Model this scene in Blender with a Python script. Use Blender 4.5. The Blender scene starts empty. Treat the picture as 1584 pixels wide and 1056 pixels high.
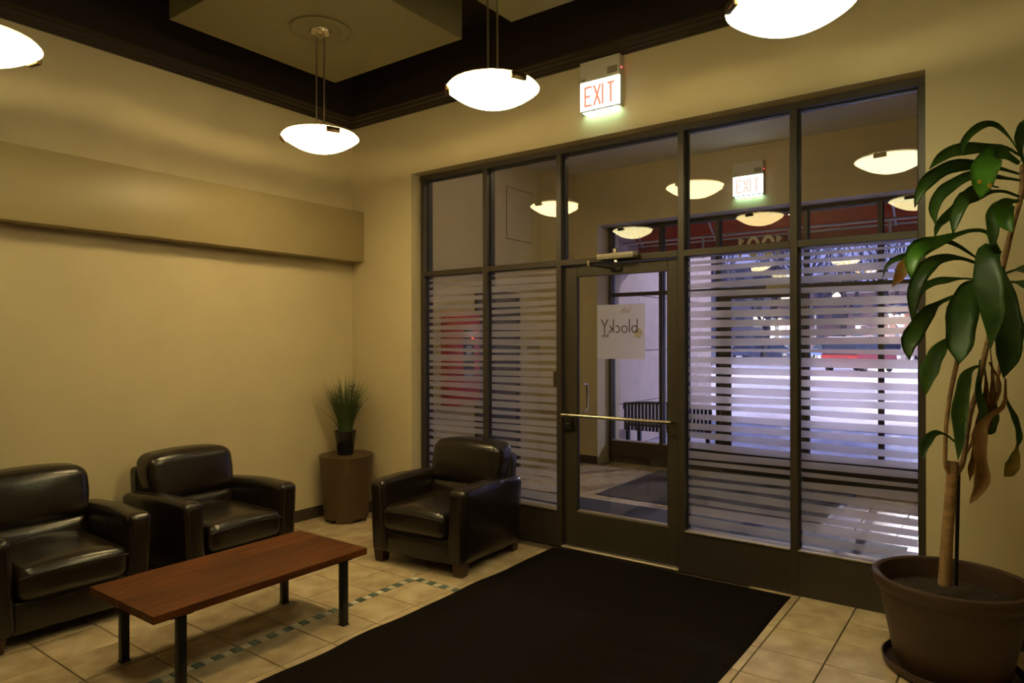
import bpy, bmesh, math, random
from mathutils import Vector, Matrix
random.seed(7)
SC = bpy.context.scene
COL = SC.collection
R = math.radians

# ------------------------------------------------------------------ camera
CAMZ = 1.575
FPX = 1053.07
yaw, pitch, roll = R(36.1439), R(-0.0593), R(-0.1412)
FW = Vector((-math.sin(yaw) * math.cos(pitch), math.cos(yaw) * math.cos(pitch), math.sin(pitch)))
RT0 = Vector((math.cos(yaw), math.sin(yaw), 0))
UP0 = RT0.cross(FW)
RT = RT0 * math.cos(roll) + UP0 * math.sin(roll)
UP = -RT0 * math.sin(roll) + UP0 * math.cos(roll)
cam_data = bpy.data.cameras.new('camera')
cam_data.sensor_width = 36
cam_data.lens = FPX / 1584 * 36
cam_data.clip_start = 0.05
cam_data.clip_end = 500
cam = bpy.data.objects.new('camera', cam_data)
COL.objects.link(cam)
cam.matrix_world = Matrix(((RT.x, UP.x, -FW.x, 0), (RT.y, UP.y, -FW.y, 0), (RT.z, UP.z, -FW.z, CAMZ), (0, 0, 0, 1)))
SC.camera = cam

def at(px, py, d):
    """a pixel of the photograph at a depth in metres -> a point of the place"""
    return Vector((0, 0, CAMZ)) + FW * d + RT * ((px - 792) / FPX * d) - UP * ((py - 528) / FPX * d)

# ------------------------------------------------------------------ world, exposure
SC.view_settings.view_transform = 'Standard'
SC.view_settings.look = 'None'
SC.view_settings.exposure = 0.0
SC.view_settings.gamma = 1.0
SC.view_settings.use_curve_mapping = False
try:
    SC.cycles.use_denoising = True
    SC.cycles.max_bounces = 10
    SC.cycles.transparent_max_bounces = 24
    SC.cycles.sample_clamp_indirect = 6.0
    SC.cycles.caustics_refractive = True
    SC.cycles.caustics_reflective = False
except Exception:
    pass
W = bpy.data.worlds.new('dusk_sky')
SC.world = W
W.use_nodes = True
nt = W.node_tree
bg = nt.nodes['Background']
tc = nt.nodes.new('ShaderNodeTexCoord')
sx = nt.nodes.new('ShaderNodeSeparateXYZ')
rp = nt.nodes.new('ShaderNodeValToRGB')
nt.links.new(tc.outputs['Generated'], sx.inputs[0])
nt.links.new(sx.outputs['Z'], rp.inputs[0])
nt.links.new(rp.outputs[0], bg.inputs[0])
rp.color_ramp.elements[0].position = 0.0
rp.color_ramp.elements[0].color = (0.42, 0.42, 0.92, 1)
rp.color_ramp.elements[1].position = 0.6
rp.color_ramp.elements[1].color = (0.22, 0.28, 0.90, 1)
bg.inputs[1].default_value = 1.15

# light colours and levels
WARM = (1.0, 0.76, 0.34)
NEUT = (1.0, 0.86, 0.44)
BOWL = 9.0
BULB = 26.0

# ------------------------------------------------------------------ materials
MATS = {}
def mat(name, col, rough=0.6, metal=0.0, var=0.0, scale=8.0, bump=0.0, bscale=60.0, spec=0.5,
        emit=None, estr=0.0, objvar=0.0, col2=None, stretch=None, coat=0.0, detail=4.0):
    if name in MATS:
        return MATS[name]
    m = bpy.data.materials.new(name)
    m.use_nodes = True
    t = m.node_tree
    b = t.nodes['Principled BSDF']
    b.inputs['Base Color'].default_value = (*col, 1)
    b.inputs['Roughness'].default_value = rough
    b.inputs['Metallic'].default_value = metal
    b.inputs['Specular IOR Level'].default_value = spec
    b.inputs['Coat Weight'].default_value = coat
    if emit:
        b.inputs['Emission Color'].default_value = (*emit, 1)
        b.inputs['Emission Strength'].default_value = estr
    src = None
    c = t.nodes.new('ShaderNodeTexCoord')
    mp = t.nodes.new('ShaderNodeMapping')
    t.links.new(c.outputs['Object'], mp.inputs[0])
    if stretch:
        mp.inputs['Scale'].default_value = stretch
    if var or col2:
        n = t.nodes.new('ShaderNodeTexNoise')
        n.inputs['Scale'].default_value = scale
        n.inputs['Detail'].default_value = detail
        t.links.new(mp.outputs[0], n.inputs['Vector'])
        r = t.nodes.new('ShaderNodeValToRGB')
        if col2:
            a, z = col, col2
        else:
            a = tuple(max(0, x * (1 - var)) for x in col)
            z = tuple(min(1, x * (1 + var)) for x in col)
        r.color_ramp.elements[0].position = 0.32
        r.color_ramp.elements[0].color = (*a, 1)
        r.color_ramp.elements[1].position = 0.68
        r.color_ramp.elements[1].color = (*z, 1)
        t.links.new(n.outputs['Fac'], r.inputs[0])
        src = r.outputs[0]
    if objvar:
        oi = t.nodes.new('ShaderNodeObjectInfo')
        mr = t.nodes.new('ShaderNodeMapRange')
        mr.inputs['To Min'].default_value = 1 - objvar
        mr.inputs['To Max'].default_value = 1 + objvar
        t.links.new(oi.outputs['Random'], mr.inputs['Value'])
        mx = t.nodes.new('ShaderNodeMix')
        mx.data_type = 'RGBA'
        mx.blend_type = 'MULTIPLY'
        mx.inputs[0].default_value = 1
        if src:
            t.links.new(src, mx.inputs[6])
        else:
            mx.inputs[6].default_value = (*col, 1)
        t.links.new(mr.outputs[0], mx.inputs[7])
        src = mx.outputs[2]
        # shift the grain per piece
        va = t.nodes.new('ShaderNodeVectorMath')
        va.operation = 'SCALE'
        cx = t.nodes.new('ShaderNodeCombineXYZ')
        for k in range(3):
            t.links.new(oi.outputs['Random'], cx.inputs[k])
        t.links.new(cx.outputs[0], va.inputs[0])
        va.inputs['Scale'].default_value = 37.0
        t.links.new(va.outputs[0], mp.inputs['Location'])
    if src:
        t.links.new(src, b.inputs['Base Color'])
    if bump:
        n2 = t.nodes.new('ShaderNodeTexNoise')
        n2.inputs['Scale'].default_value = bscale
        n2.inputs['Detail'].default_value = 3
        t.links.new(mp.outputs[0], n2.inputs['Vector'])
        bp = t.nodes.new('ShaderNodeBump')
        bp.inputs['Strength'].default_value = bump
        bp.inputs['Distance'].default_value = 0.01
        t.links.new(n2.outputs['Fac'], bp.inputs['Height'])
        t.links.new(bp.outputs[0], b.inputs['Normal'])
    MATS[name] = m
    return m

def glass_mat(name, tint=(0.97, 0.978, 0.975), ior=1.5):
    m = bpy.data.materials.new(name)
    m.use_nodes = True
    t = m.node_tree
    t.nodes.remove(t.nodes['Principled BSDF'])
    o = t.nodes['Material Output']
    tr = t.nodes.new('ShaderNodeBsdfTransparent')
    tr.inputs[0].default_value = (*tint, 1)
    gl = t.nodes.new('ShaderNodeBsdfGlossy')
    gl.inputs['Roughness'].default_value = 0.0
    fr = t.nodes.new('ShaderNodeFresnel')
    ge = t.nodes.new('ShaderNodeNewGeometry')
    mr = t.nodes.new('ShaderNodeMapRange')      # same reflectance on both faces of the sheet
    mr.inputs['To Min'].default_value = ior
    mr.inputs['To Max'].default_value = 1 / ior
    t.links.new(ge.outputs['Backfacing'], mr.inputs['Value'])
    t.links.new(mr.outputs[0], fr.inputs[0])
    mx = t.nodes.new('ShaderNodeMixShader')
    t.links.new(fr.outputs[0], mx.inputs[0])
    t.links.new(tr.outputs[0], mx.inputs[1])
    t.links.new(gl.outputs[0], mx.inputs[2])
    t.links.new(mx.outputs[0], o.inputs[0])
    MATS[name] = m
    return m

def film_mat(name, rough=0.29, mixdiff=0.24, col=(0.95, 0.92, 0.92), clear=0.0):
    m = bpy.data.materials.new(name)
    m.use_nodes = True
    t = m.node_tree
    t.nodes.remove(t.nodes['Principled BSDF'])
    o = t.nodes['Material Output']
    rf = t.nodes.new('ShaderNodeBsdfRefraction')
    rf.inputs['Color'].default_value = (*col, 1)
    rf.inputs['Roughness'].default_value = rough
    rf.inputs['IOR'].default_value = 1.25
    df = t.nodes.new('ShaderNodeBsdfDiffuse')
    df.inputs[0].default_value = (*col, 1)
    tl = t.nodes.new('ShaderNodeBsdfTranslucent')
    tl.inputs[0].default_value = (*col, 1)
    m1 = t.nodes.new('ShaderNodeMixShader')
    m1.inputs[0].default_value = 0.6
    m2 = t.nodes.new('ShaderNodeMixShader')
    m2.inputs[0].default_value = mixdiff
    t.links.new(df.outputs[0], m1.inputs[1])
    t.links.new(tl.outputs[0], m1.inputs[2])
    t.links.new(rf.outputs[0], m2.inputs[1])
    t.links.new(m1.outputs[0], m2.inputs[2])
    out = m2.outputs[0]
    if clear:
        tr = t.nodes.new('ShaderNodeBsdfTransparent')
        m3 = t.nodes.new('ShaderNodeMixShader')
        m3.inputs[0].default_value = clear
        t.links.new(out, m3.inputs[1])
        t.links.new(tr.outputs[0], m3.inputs[2])
        out = m3.outputs[0]
    t.links.new(out, o.inputs[0])
    MATS[name] = m
    return m

def bowl_mat(name, col, strength):
    """frosted lamp glass: gives off light, and lets the bulb inside shine through"""
    m = bpy.data.materials.new(name)
    m.use_nodes = True
    t = m.node_tree
    t.nodes.remove(t.nodes['Principled BSDF'])
    o = t.nodes['Material Output']
    em = t.nodes.new('ShaderNodeEmission')
    em.inputs[0].default_value = (*col, 1)
    em.inputs[1].default_value = strength
    tl = t.nodes.new('ShaderNodeBsdfTranslucent')
    tl.inputs[0].default_value = (0.8, 0.74, 0.6, 1)
    ad = t.nodes.new('ShaderNodeAddShader')
    t.links.new(em.outputs[0], ad.inputs[0])
    t.links.new(tl.outputs[0], ad.inputs[1])
    t.links.new(ad.outputs[0], o.inputs[0])
    MATS[name] = m
    return m

M_WALL = mat('cream_wall_paint', (0.60, 0.51, 0.315), 0.65, var=0.03, scale=3, bump=0.12, bscale=90)
M_BULK = mat('tan_bulkhead_paint', (0.37, 0.30, 0.15), 0.42, var=0.03, scale=3)
M_DARK = mat('dark_brown_paint', (0.022, 0.014, 0.009), 0.5)
M_CROWN = mat('dark_moulding_paint', (0.045, 0.03, 0.02), 0.4)
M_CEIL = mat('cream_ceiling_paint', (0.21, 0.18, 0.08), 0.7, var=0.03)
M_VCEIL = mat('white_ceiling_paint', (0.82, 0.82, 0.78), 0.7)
M_TILE = mat('beige_floor_tile', (0.44, 0.335, 0.20), 0.25, col2=(0.62, 0.50, 0.33), scale=7, objvar=0.07, bump=0.05, bscale=20)
M_GROUT = mat('brown_grout', (0.12, 0.085, 0.05), 0.8)
M_TEAL = mat('teal_mosaic', (0.10, 0.15, 0.13), 0.3, var=0.25, scale=30, objvar=0.2)
M_IVORY = mat('ivory_mosaic', (0.62, 0.55, 0.42), 0.35, var=0.1, scale=30, objvar=0.1)
M_FRAME = mat('bronze_aluminium', (0.047, 0.037, 0.027), 0.42, metal=0.15, var=0.05, scale=4)
M_DOORF = mat('bronze_door_aluminium', (0.050, 0.041, 0.027), 0.42, metal=0.15, var=0.06, scale=4)
M_GASKET = mat('black_gasket', (0.012, 0.012, 0.012), 0.6)
M_ALU = mat('aluminium_sill', (0.42, 0.37, 0.29), 0.42, metal=0.6)
M_CHROME = mat('brushed_steel', (0.72, 0.64, 0.50), 0.22, metal=1.0)
M_CLOSER = mat('grey_beige_closer', (0.30, 0.265, 0.21), 0.45, metal=0.3)
M_BASEB = mat('dark_baseboard', (0.05, 0.038, 0.026), 0.5)
M_LEATHER = mat('dark_brown_leather', (0.011, 0.0068, 0.0042), 0.27, var=0.25, scale=10, bump=0.10, bscale=42, spec=0.6)
M_PIPING = mat('leather_piping', (0.016, 0.010, 0.006), 0.38)
M_FOOT = mat('dark_wood_foot', (0.05, 0.024, 0.012), 0.45)
M_WOOD = mat('red_brown_wood', (0.060, 0.017, 0.0035), 0.5, col2=(0.125, 0.038, 0.008), scale=5, stretch=(9, 0.7, 9), objvar=0.2, spec=0.18)
M_BLACK = mat('black_steel', (0.012, 0.011, 0.011), 0.4, metal=0.3)
M_DRUM = mat('brown_veneer', (0.062, 0.036, 0.015), 0.45, col2=(0.092, 0.054, 0.023), scale=9, stretch=(6, 6, 0.8))
M_POTBLK = mat('black_glazed_ceramic', (0.008, 0.008, 0.008), 0.08)
M_GRASS = mat('grass_blade_green', (0.035, 0.075, 0.018), 0.5, col2=(0.085, 0.13, 0.035), scale=5)
M_SPRIG = mat('brown_sprig', (0.05, 0.028, 0.015), 0.6)
M_RUG = mat('dark_entrance_mat', (0.0095, 0.0075, 0.0068), 0.95, var=0.35, scale=160, bump=0.5, bscale=260, spec=0.03)
M_RUG2 = mat('grey_brown_mat', (0.085, 0.07, 0.06), 0.95, var=0.25, scale=120, bump=0.5, bscale=220, spec=0.2)
M_RUG2E = mat('rubber_mat_edge', (0.025, 0.024, 0.03), 0.6)
M_POT = mat('brown_plastic_pot', (0.048, 0.024, 0.013), 0.48, var=0.12, scale=5)
M_SOIL = mat('potting_soil', (0.028, 0.017, 0.010), 0.95, var=0.7, scale=60, bump=1.0, bscale=90)
M_CANE = mat('tan_cane', (0.30, 0.175, 0.075), 0.6, var=0.25, scale=14, stretch=(1, 1, 3), bump=0.35, bscale=40)
M_LEAF = mat('corn_plant_leaf', (0.030, 0.082, 0.014), 0.42, col2=(0.070, 0.15, 0.022), scale=9, objvar=0.25)
M_LEAF2 = mat('bright_leaf', (0.06, 0.19, 0.02), 0.34, col2=(0.11, 0.27, 0.03), scale=9, objvar=0.15)
M_LEAFY = mat('yellowing_leaf', (0.12, 0.16, 0.02), 0.4, col2=(0.42, 0.29, 0.03), scale=14)
M_LEAFR = mat('reddened_leaf', (0.10, 0.14, 0.02), 0.4, col2=(0.34, 0.09, 0.03), scale=10)
M_DRY = mat('dry_brown_leaf', (0.16, 0.075, 0.018), 0.6, col2=(0.32, 0.17, 0.04), scale=12)
M_SPOT = mat('yellow_leaf_spot', (0.62, 0.42, 0.05), 0.5)
M_WHITE = mat('white_housing', (0.66, 0.62, 0.52), 0.5)
M_PLATE = mat('grey_rating_plate', (0.28, 0.25, 0.20), 0.5)
M_SIGN = mat('lit_sign_face', (0.9, 0.9, 0.9), 0.4, emit=(1.0, 1.0, 0.93), estr=3.2)
M_LENS = mat('lit_sign_lens', (0.9, 0.95, 0.92), 0.4, emit=(0.50, 1.0, 0.74), estr=12)
M_EXIT = mat('exit_letter_red', (0.75, 0.20, 0.10), 0.5, emit=(1.0, 0.33, 0.19), estr=0.72)
M_EXIT2 = mat('exit_letter_pale_red', (0.8, 0.5, 0.4), 0.5, emit=(1.0, 0.62, 0.50), estr=0.9)
M_LED = mat('red_led', (0.8, 0.05, 0.05), 0.4, emit=(1.0, 0.03, 0.05), estr=14)
M_BRONZE = mat('bronze_clip', (0.10, 0.065, 0.03), 0.35, metal=0.8)
M_NICKEL = mat('lamp_rod_nickel', (0.35, 0.30, 0.22), 0.3, metal=0.9)
M_RED = mat('red_enamel', (0.48, 0.022, 0.028), 0.35)
M_PANELW = mat('cream_trim', (0.55, 0.48, 0.34), 0.5)
M_DOORD = mat('dark_brown_door', (0.075, 0.055, 0.038), 0.45)
M_GLASSD = mat('dark_display_glass', (0.05, 0.055, 0.07), 0.12)
M_STONE = mat('pale_limestone', (0.66, 0.53, 0.43), 0.8, var=0.08, scale=4, bump=0.15, bscale=40, objvar=0.06)
M_MORTAR = mat('stone_joint', (0.22, 0.19, 0.17), 0.9)
M_BENCH = mat('black_bench_metal', (0.02, 0.02, 0.024), 0.3, metal=0.4)
M_AWN = mat('dark_red_canvas', (0.34, 0.045, 0.028), 0.85, var=0.08, scale=6)
M_PIPE = mat('galvanised_pipe', (0.55, 0.52, 0.46), 0.4, metal=0.4)
M_WET = mat('sky_tinted_wet_paving', (0.16, 0.20, 0.36), 0.14, col2=(0.42, 0.42, 0.55), scale=0.8, bump=0.1, bscale=3, stretch=(0.5, 1.6, 1))  # blue of the reflected sky is put into the base colour
M_SLUSH = mat('lamp_tinted_slush', (0.50, 0.46, 0.50), 0.5, col2=(0.86, 0.84, 0.86), scale=0.22, stretch=(0.35, 1.5, 1), bump=0.2, bscale=1.5)  # mottled slush, with the pink of lamp light mixed into its colour
M_SNOW = mat('dirty_snow', (0.80, 0.78, 0.80), 0.7, col2=(0.55, 0.47, 0.46), scale=0.9, bump=0.4, bscale=4)
M_KERB = mat('kerb_concrete', (0.40, 0.36, 0.36), 0.8, var=0.1)
M_BRICK1 = mat('dusk_brick', (0.15, 0.10, 0.11), 0.9, var=0.15, scale=3)
M_BRICK2 = mat('dusk_grey_render', (0.22, 0.21, 0.24), 0.9, var=0.1, scale=2)
M_WINB = mat('dark_window_glass', (0.05, 0.06, 0.10), 0.1)
M_WINL = mat('lit_window', (0.5, 0.45, 0.35), 0.4, emit=(1.0, 0.85, 0.6), estr=1.6)
M_BARK = mat('dark_bark', (0.05, 0.045, 0.06), 0.9)
M_LAMPH = mat('street_lamp_glow', (1, 1, 1), 0.4, emit=(1.0, 1.0, 0.95), estr=30)
M_LAMPO = mat('amber_lamp_glow', (1, .8, .5), 0.4, emit=(1.0, 0.62, 0.30), estr=12)
M_TYRE = mat('black_tyre', (0.015, 0.015, 0.016), 0.8)
M_CARW = mat('car_glass', (0.03, 0.04, 0.06), 0.08)
M_INK = mat('dark_grey_ink', (0.028, 0.024, 0.024), 0.5)
M_INKG = mat('gold_ink', (0.42, 0.32, 0.14), 0.5)
M_INKS = mat('grey_disc_ink', (0.38, 0.33, 0.33), 0.6)
M_VINYL = mat('ivory_vinyl', (0.72, 0.66, 0.52), 0.6)
G_IN = glass_mat('clear_glass')
F_FILM = film_mat('frosted_film')
F_SIGN = film_mat('white_etched_film', rough=0.3, mixdiff=0.42, col=(0.93, 0.91, 0.9), clear=0.15)
B_WARM = bowl_mat('warm_frosted_glass', (1.0, 0.78, 0.39), BOWL * 1.95)
B_NEUT = bowl_mat('white_frosted_glass', (1.0, 0.96, 0.56), BOWL * 1.65)
B_WARM2 = bowl_mat('warm_frosted_glass_dim', (1.0, 0.77, 0.36), BOWL * 0.85)
B_NEUT2 = bowl_mat('white_frosted_glass_dim', (1.0, 0.89, 0.48), BOWL * 0.8)

# ------------------------------------------------------------------ mesh helpers
def new(name, me, parent=None, m=None):
    o = bpy.data.objects.new(name, me)
    COL.objects.link(o)
    if m is not None and me is not None and len(me.materials) == 0:
        me.materials.append(m)
    if parent is not None:
        o.parent = parent
    return o

def fin(name, bm, m, parent=None, smooth=False):
    bmesh.ops.recalc_face_normals(bm, faces=bm.faces)
    me = bpy.data.meshes.new(name)
    bm.to_mesh(me)
    bm.free()
    if smooth:
        for p in me.polygons:
            p.use_smooth = True
        if smooth == 'auto':
            me.set_sharp_from_angle(angle=R(38))
    return new(name, me, parent, m)

def bx(bm, x0, x1, y0, y1, z0, z1):
    vs = [bm.verts.new((x, y, z)) for x in (x0, x1) for y in (y0, y1) for z in (z0, z1)]
    for f in ((0, 1, 3, 2), (4, 6, 7, 5), (0, 4, 5, 1), (2, 3, 7, 6), (0, 2, 6, 4), (1, 5, 7, 3)):
        bm.faces.new([vs[i] for i in f])
    return vs

def box(name, x0, x1, y0, y1, z0, z1, m, parent=None, bevel=0.0, seg=2):
    bm = bmesh.new()
    bx(bm, x0, x1, y0, y1, z0, z1)
    if bevel:
        bmesh.ops.bevel(bm, geom=bm.edges[:], offset=bevel, segments=seg, affect='EDGES', profile=0.5)
    return fin(name, bm, m, parent, smooth='auto' if bevel and seg > 1 else False)

def lathe(name, prof, m, parent=None, loc=(0, 0, 0), n=32, smooth='auto', cap=False):
    bm = bmesh.new()
    rings = []
    for r, z in prof:
        if r < 1e-6:
            rings.append([bm.verts.new((loc[0], loc[1], loc[2] + z))])
        else:
            rings.append([bm.verts.new((loc[0] + r * math.cos(2 * math.pi * i / n), loc[1] + r * math.sin(2 * math.pi * i / n), loc[2] + z)) for i in range(n)])
    for a, b in zip(rings, rings[1:]):
        for i in range(n):
            j = (i + 1) % n
            if len(a) == 1:
                bm.faces.new((a[0], b[i], b[j]))
            elif len(b) == 1:
                bm.faces.new((a[i], b[0], a[j]))
            else:
                bm.faces.new((a[i], b[i], b[j], a[j]))
    return fin(name, bm, m, parent, smooth)

def tube_into(bm, pts, rad, n=8, caps=True):
    pts = [Vector(p) for p in pts]
    rr = rad if isinstance(rad, (list, tuple)) else [rad] * len(pts)
    rings = []
    prev = None
    for i, p in enumerate(pts):
        t = (pts[min(i + 1, len(pts) - 1)] - pts[max(i - 1, 0)]).normalized()
        ref = prev if prev is not None else (Vector((0, 0, 1)) if abs(t.z) < 0.9 else Vector((1, 0, 0)))
        a = (ref - t * ref.dot(t)).normalized()
        prev = a
        b = t.cross(a)
        rings.append([bm.verts.new(p + (a * math.cos(2 * math.pi * k / n) + b * math.sin(2 * math.pi * k / n)) * rr[i]) for k in range(n)])
    for A, B in zip(rings, rings[1:]):
        for k in range(n):
            bm.faces.new((A[k], A[(k + 1) % n], B[(k + 1) % n], B[k]))
    if caps:
        bm.faces.new(rings[0])
        bm.faces.new(rings[-1])

def tube(name, pts, rad, m, parent=None, n=8):
    bm = bmesh.new()
    tube_into(bm, pts, rad, n)
    return fin(name, bm, m, parent, 'auto')

def prism(name, poly, axis, a0, a1, m, parent=None, bevel=0.0):
    """closed 2-D outline extruded along an axis ('x','y' or 'z')"""
    bm = bmesh.new()
    def P(u, v, w):
        return {'x': (w, u, v), 'y': (u, w, v), 'z': (u, v, w)}[axis]
    A = [bm.verts.new(P(u, v, a0)) for u, v in poly]
    B = [bm.verts.new(P(u, v, a1)) for u, v in poly]
    bm.faces.new(A)
    bm.faces.new(B)
    n = len(poly)
    for i in range(n):
        bm.faces.new((A[i], A[(i + 1) % n], B[(i + 1) % n], B[i]))
    if bevel:
        bmesh.ops.bevel(bm, geom=bm.edges[:], offset=bevel, segments=2, affect='EDGES')
    return fin(name, bm, m, parent)

def cushion(name, x0, x1, y0, y1, z0, z1, m, parent=None, rad=0.05, puff=(0.0, 0.0, 0.0), shape=None, seg=4, grid=7):
    """soft rounded box; puff pushes each pair of faces out in the middle"""
    bm = bmesh.new()
    bmesh.ops.create_cube(bm, size=2.0)
    bmesh.ops.subdivide_edges(bm, edges=bm.edges[:], cuts=grid * 2 - 1, use_grid_fill=True)
    hx, hy, hz = (x1 - x0) / 2, (y1 - y0) / 2, (z1 - z0) / 2
    c = Vector(((x0 + x1) / 2, (y0 + y1) / 2, (z0 + z1) / 2))
    h = Vector((hx, hy, hz))
    for v in bm.verts:
        s = v.co.copy()
        # denser towards the edges so that the rounding is smooth
        s = Vector([math.copysign(abs(k) ** 0.75, k) for k in s])
        p = Vector((s.x * hx, s.y * hy, s.z * hz))
        q = Vector([max(-h[i] + rad, min(h[i] - rad, p[i])) for i in range(3)])
        d = p - q
        if d.length > 1e-9:
            # nearest point on the rounded box
            p = q + d.normalized() * min(rad, max(abs(d.x), abs(d.y), abs(d.z)))
        ux, uy, uz = p.x / hx, p.y / hy, p.z / hz
        gx, gy, gz = (1 - uy * uy) * (1 - uz * uz), (1 - ux * ux) * (1 - uz * uz), (1 - ux * ux) * (1 - uy * uy)
        p += Vector((ux * gx * puff[0], uy * gy * puff[1], uz * gz * puff[2]))
        p = p + c
        if shape:
            p = shape(p)
        v.co = p
    return fin(name, bm, m, parent, True)

def empty(name, loc=(0, 0, 0), rz=0.0):
    o = bpy.data.objects.new(name, None)
    COL.objects.link(o)
    o.location = loc
    o.rotation_euler = (0, 0, rz)
    o.empty_display_size = 0.1
    return o

def tag(o, label=None, cat=None, group=None, kind=None):
    if label: o['label'] = label
    if cat: o['category'] = cat
    if group: o['group'] = group
    if kind: o['kind'] = kind
    return o

def struct(o, label=None):
    o['kind'] = 'structure'
    if label: o['label'] = label
    return o

def copy_tree(o, parent=None):
    c = o.copy()
    COL.objects.link(c)
    c.parent = parent
    for ch in list(o.children):
        copy_tree(ch, c)
    return c

def ribbon(bm, pts, w, y, flip=False, closed=False):
    """flat stroke of constant width in an x-z plane"""
    P = [Vector((p[0], 0, p[1])) for p in pts]
    n = len(P)
    L, Rr = [], []
    for i, p in enumerate(P):
        if closed:
            t = (P[(i + 1) % n] - P[i - 1]).normalized()
        else:
            t = (P[min(i + 1, n - 1)] - P[max(i - 1, 0)]).normalized()
        s = Vector((-t.z, 0, t.x)) * w / 2
        L.append(p + s)
        Rr.append(p - s)
    rng = range(n) if closed else range(n - 1)
    for i in rng:
        j = (i + 1) % n
        f = [L[i], L[j], Rr[j], Rr[i]]
        a = [bm.verts.new((q.x, y, q.z)) for q in f]
        b = [bm.verts.new((q.x, y - 0.0012, q.z)) for q in f]
        bm.faces.new(a); bm.faces.new(b)
        for k in range(4):
            bm.faces.new((a[k], a[(k + 1) % 4], b[(k + 1) % 4], b[k]))

def arc(cx, cz, rx, rz, a0, a1, n=20):
    return [(cx + rx * math.cos(R(a0 + (a1 - a0) * i / n)), cz + rz * math.sin(R(a0 + (a1 - a0) * i / n))) for i in range(n + 1)]

# ------------------------------------------------------------------ measurements of the room
XL = -5.017            # lobby's left wall
YF = 4.312             # lobby's wall with the glass front
YS = 4.417             # front of the inner glass front
YB = 4.55              # vestibule begins
XR, YN = 2.3, -2.3     # walls behind the camera's view
ZC = 3.57              # lower edge of the crown moulding
ZTOP = 4.15
ZP = 3.70              # underside of the dropped ceiling panels
OX0, OX1, OZ = -4.243, -0.366, 3.042
VX0, VX1 = -4.834, 0.35
YO = 7.655             # vestibule's outer wall
YOS = 7.93             # outer glass front
YE = 8.25              # outside face
VZ = 3.73
T = 0.3097

# ------------------------------------------------------------------ room shell
fl = struct(box('floor', XL, XR, YN, YB, -0.12, -0.010, M_GROUT), 'beige tiled lobby floor with dark grout')
vf = struct(box('floor_vestibule', VX0, VX1, YB, YE, -0.12, -0.010, M_GROUT), 'pale tiled vestibule floor beyond the glass front')

wl = struct(box('wall_left', XL - 0.15, XL, YN, YB, -0.12, ZTOP, M_WALL), 'cream lobby wall behind the two armchairs')
box('bulkhead', XL, -4.853, YN, YF, 2.31, 2.774, M_BULK, wl, bevel=0.004)
box('frieze', XL, XL + 0.012, YN, YF, ZC + 0.05, ZTOP, M_DARK, wl)
wb = bmesh.new()
bx(wb, XL, OX0, YF, YB, -0.12, ZTOP)
bx(wb, OX1, XR, YF, YB, -0.12, ZTOP)
bx(wb, OX0, OX1, YF, YB, OZ, ZTOP)
wb = struct(fin('wall_back', wb, M_WALL), 'cream lobby wall around the glass entrance front')
box('frieze', XL + 0.012, XR, YF - 0.012, YF, ZC + 0.05, ZTOP, M_DARK, wb)
struct(box('wall_right', XR, XR + 0.15, YN, YB, -0.12, ZTOP, M_WALL))
struct(box('wall_front', XL, XR, YN - 0.15, YN, -0.12, ZTOP, M_WALL))
ce = struct(box('ceiling', XL, XR, YN, YF, ZTOP, ZTOP + 0.12, M_DARK), 'dark ceiling with dropped cream panels')
# dropped panels, one above each pendant lamp
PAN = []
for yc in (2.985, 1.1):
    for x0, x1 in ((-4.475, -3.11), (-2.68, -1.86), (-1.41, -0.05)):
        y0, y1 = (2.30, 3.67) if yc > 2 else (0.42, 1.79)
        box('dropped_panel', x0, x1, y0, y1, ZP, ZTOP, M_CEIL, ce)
# crown mouldings (stepped profile)
def crown(name, axis, a0, a1, base, sgn):
    prof = [(0, 0), (0.018, 0), (0.018, 0.018), (0.03, 0.026), (0.03, 0.042), (0.046, 0.058), (0.046, 0.075), (0.058, 0.083), (0.058, 0.10), (0, 0.10)]
    poly = [(base + sgn * u, ZC + v) for u, v in prof]
    return struct(prism(name, poly, axis, a0, a1, M_CROWN))
crown('trim_1', 'y', YN, YF, XL, 1)
crown('trim_2', 'x', XL, XR, YF, -1)
# baseboards
def baseb(name, x0, x1, y0, y1):
    return struct(box(name, x0, x1, y0, y1, -0.01, 0.10, M_BASEB, bevel=0.003, seg=1))
baseb('baseboard_left', XL, XL + 0.014, YN, YF)
baseb('baseboard_back', XL + 0.014, OX0, YF - 0.014, YF)
baseb('baseboard_right', OX1 + 0.02, XR, YF - 0.014, YF)

# vestibule shell
vw = bmesh.new()
bx(vw, VX0 - 0.15, VX0, YB, YO, -0.12, VZ)
vw = struct(fin('wall_vestibule_left', vw, M_WALL), 'tan vestibule wall seen through the left panes')
box('pilaster', VX0, -4.578, 7.235, YO, -0.01, VZ, M_WALL, vw)
struct(box('wall_vestibule_right', VX1, VX1 + 0.15, YB, YE, -0.12, VZ, M_WALL))
vo = bmesh.new()
bx(vo, VX0 - 0.15, OX0, YO, YE, -0.12, 4.3)
bx(vo, OX1, VX1, YO, YE, -0.12, 4.3)
bx(vo, OX0, OX1, YO, YE, OZ, 4.3)
vo = struct(fin('wall_vestibule_far', vo, M_WALL), 'tan vestibule wall around the street door')
struct(box('ceiling_vestibule', VX0, VX1, YB, YO, VZ, VZ + 0.15, M_VCEIL))
baseb('baseboard_vestibule_left', VX0, VX0 + 0.014, YB, 5.93)
baseb('baseboard_vestibule_pilaster', -4.578, -4.564, 7.235, YO - 0.014)
baseb('baseboard_vestibule_far', -4.578, OX0, YO - 0.014, YO)
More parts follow.
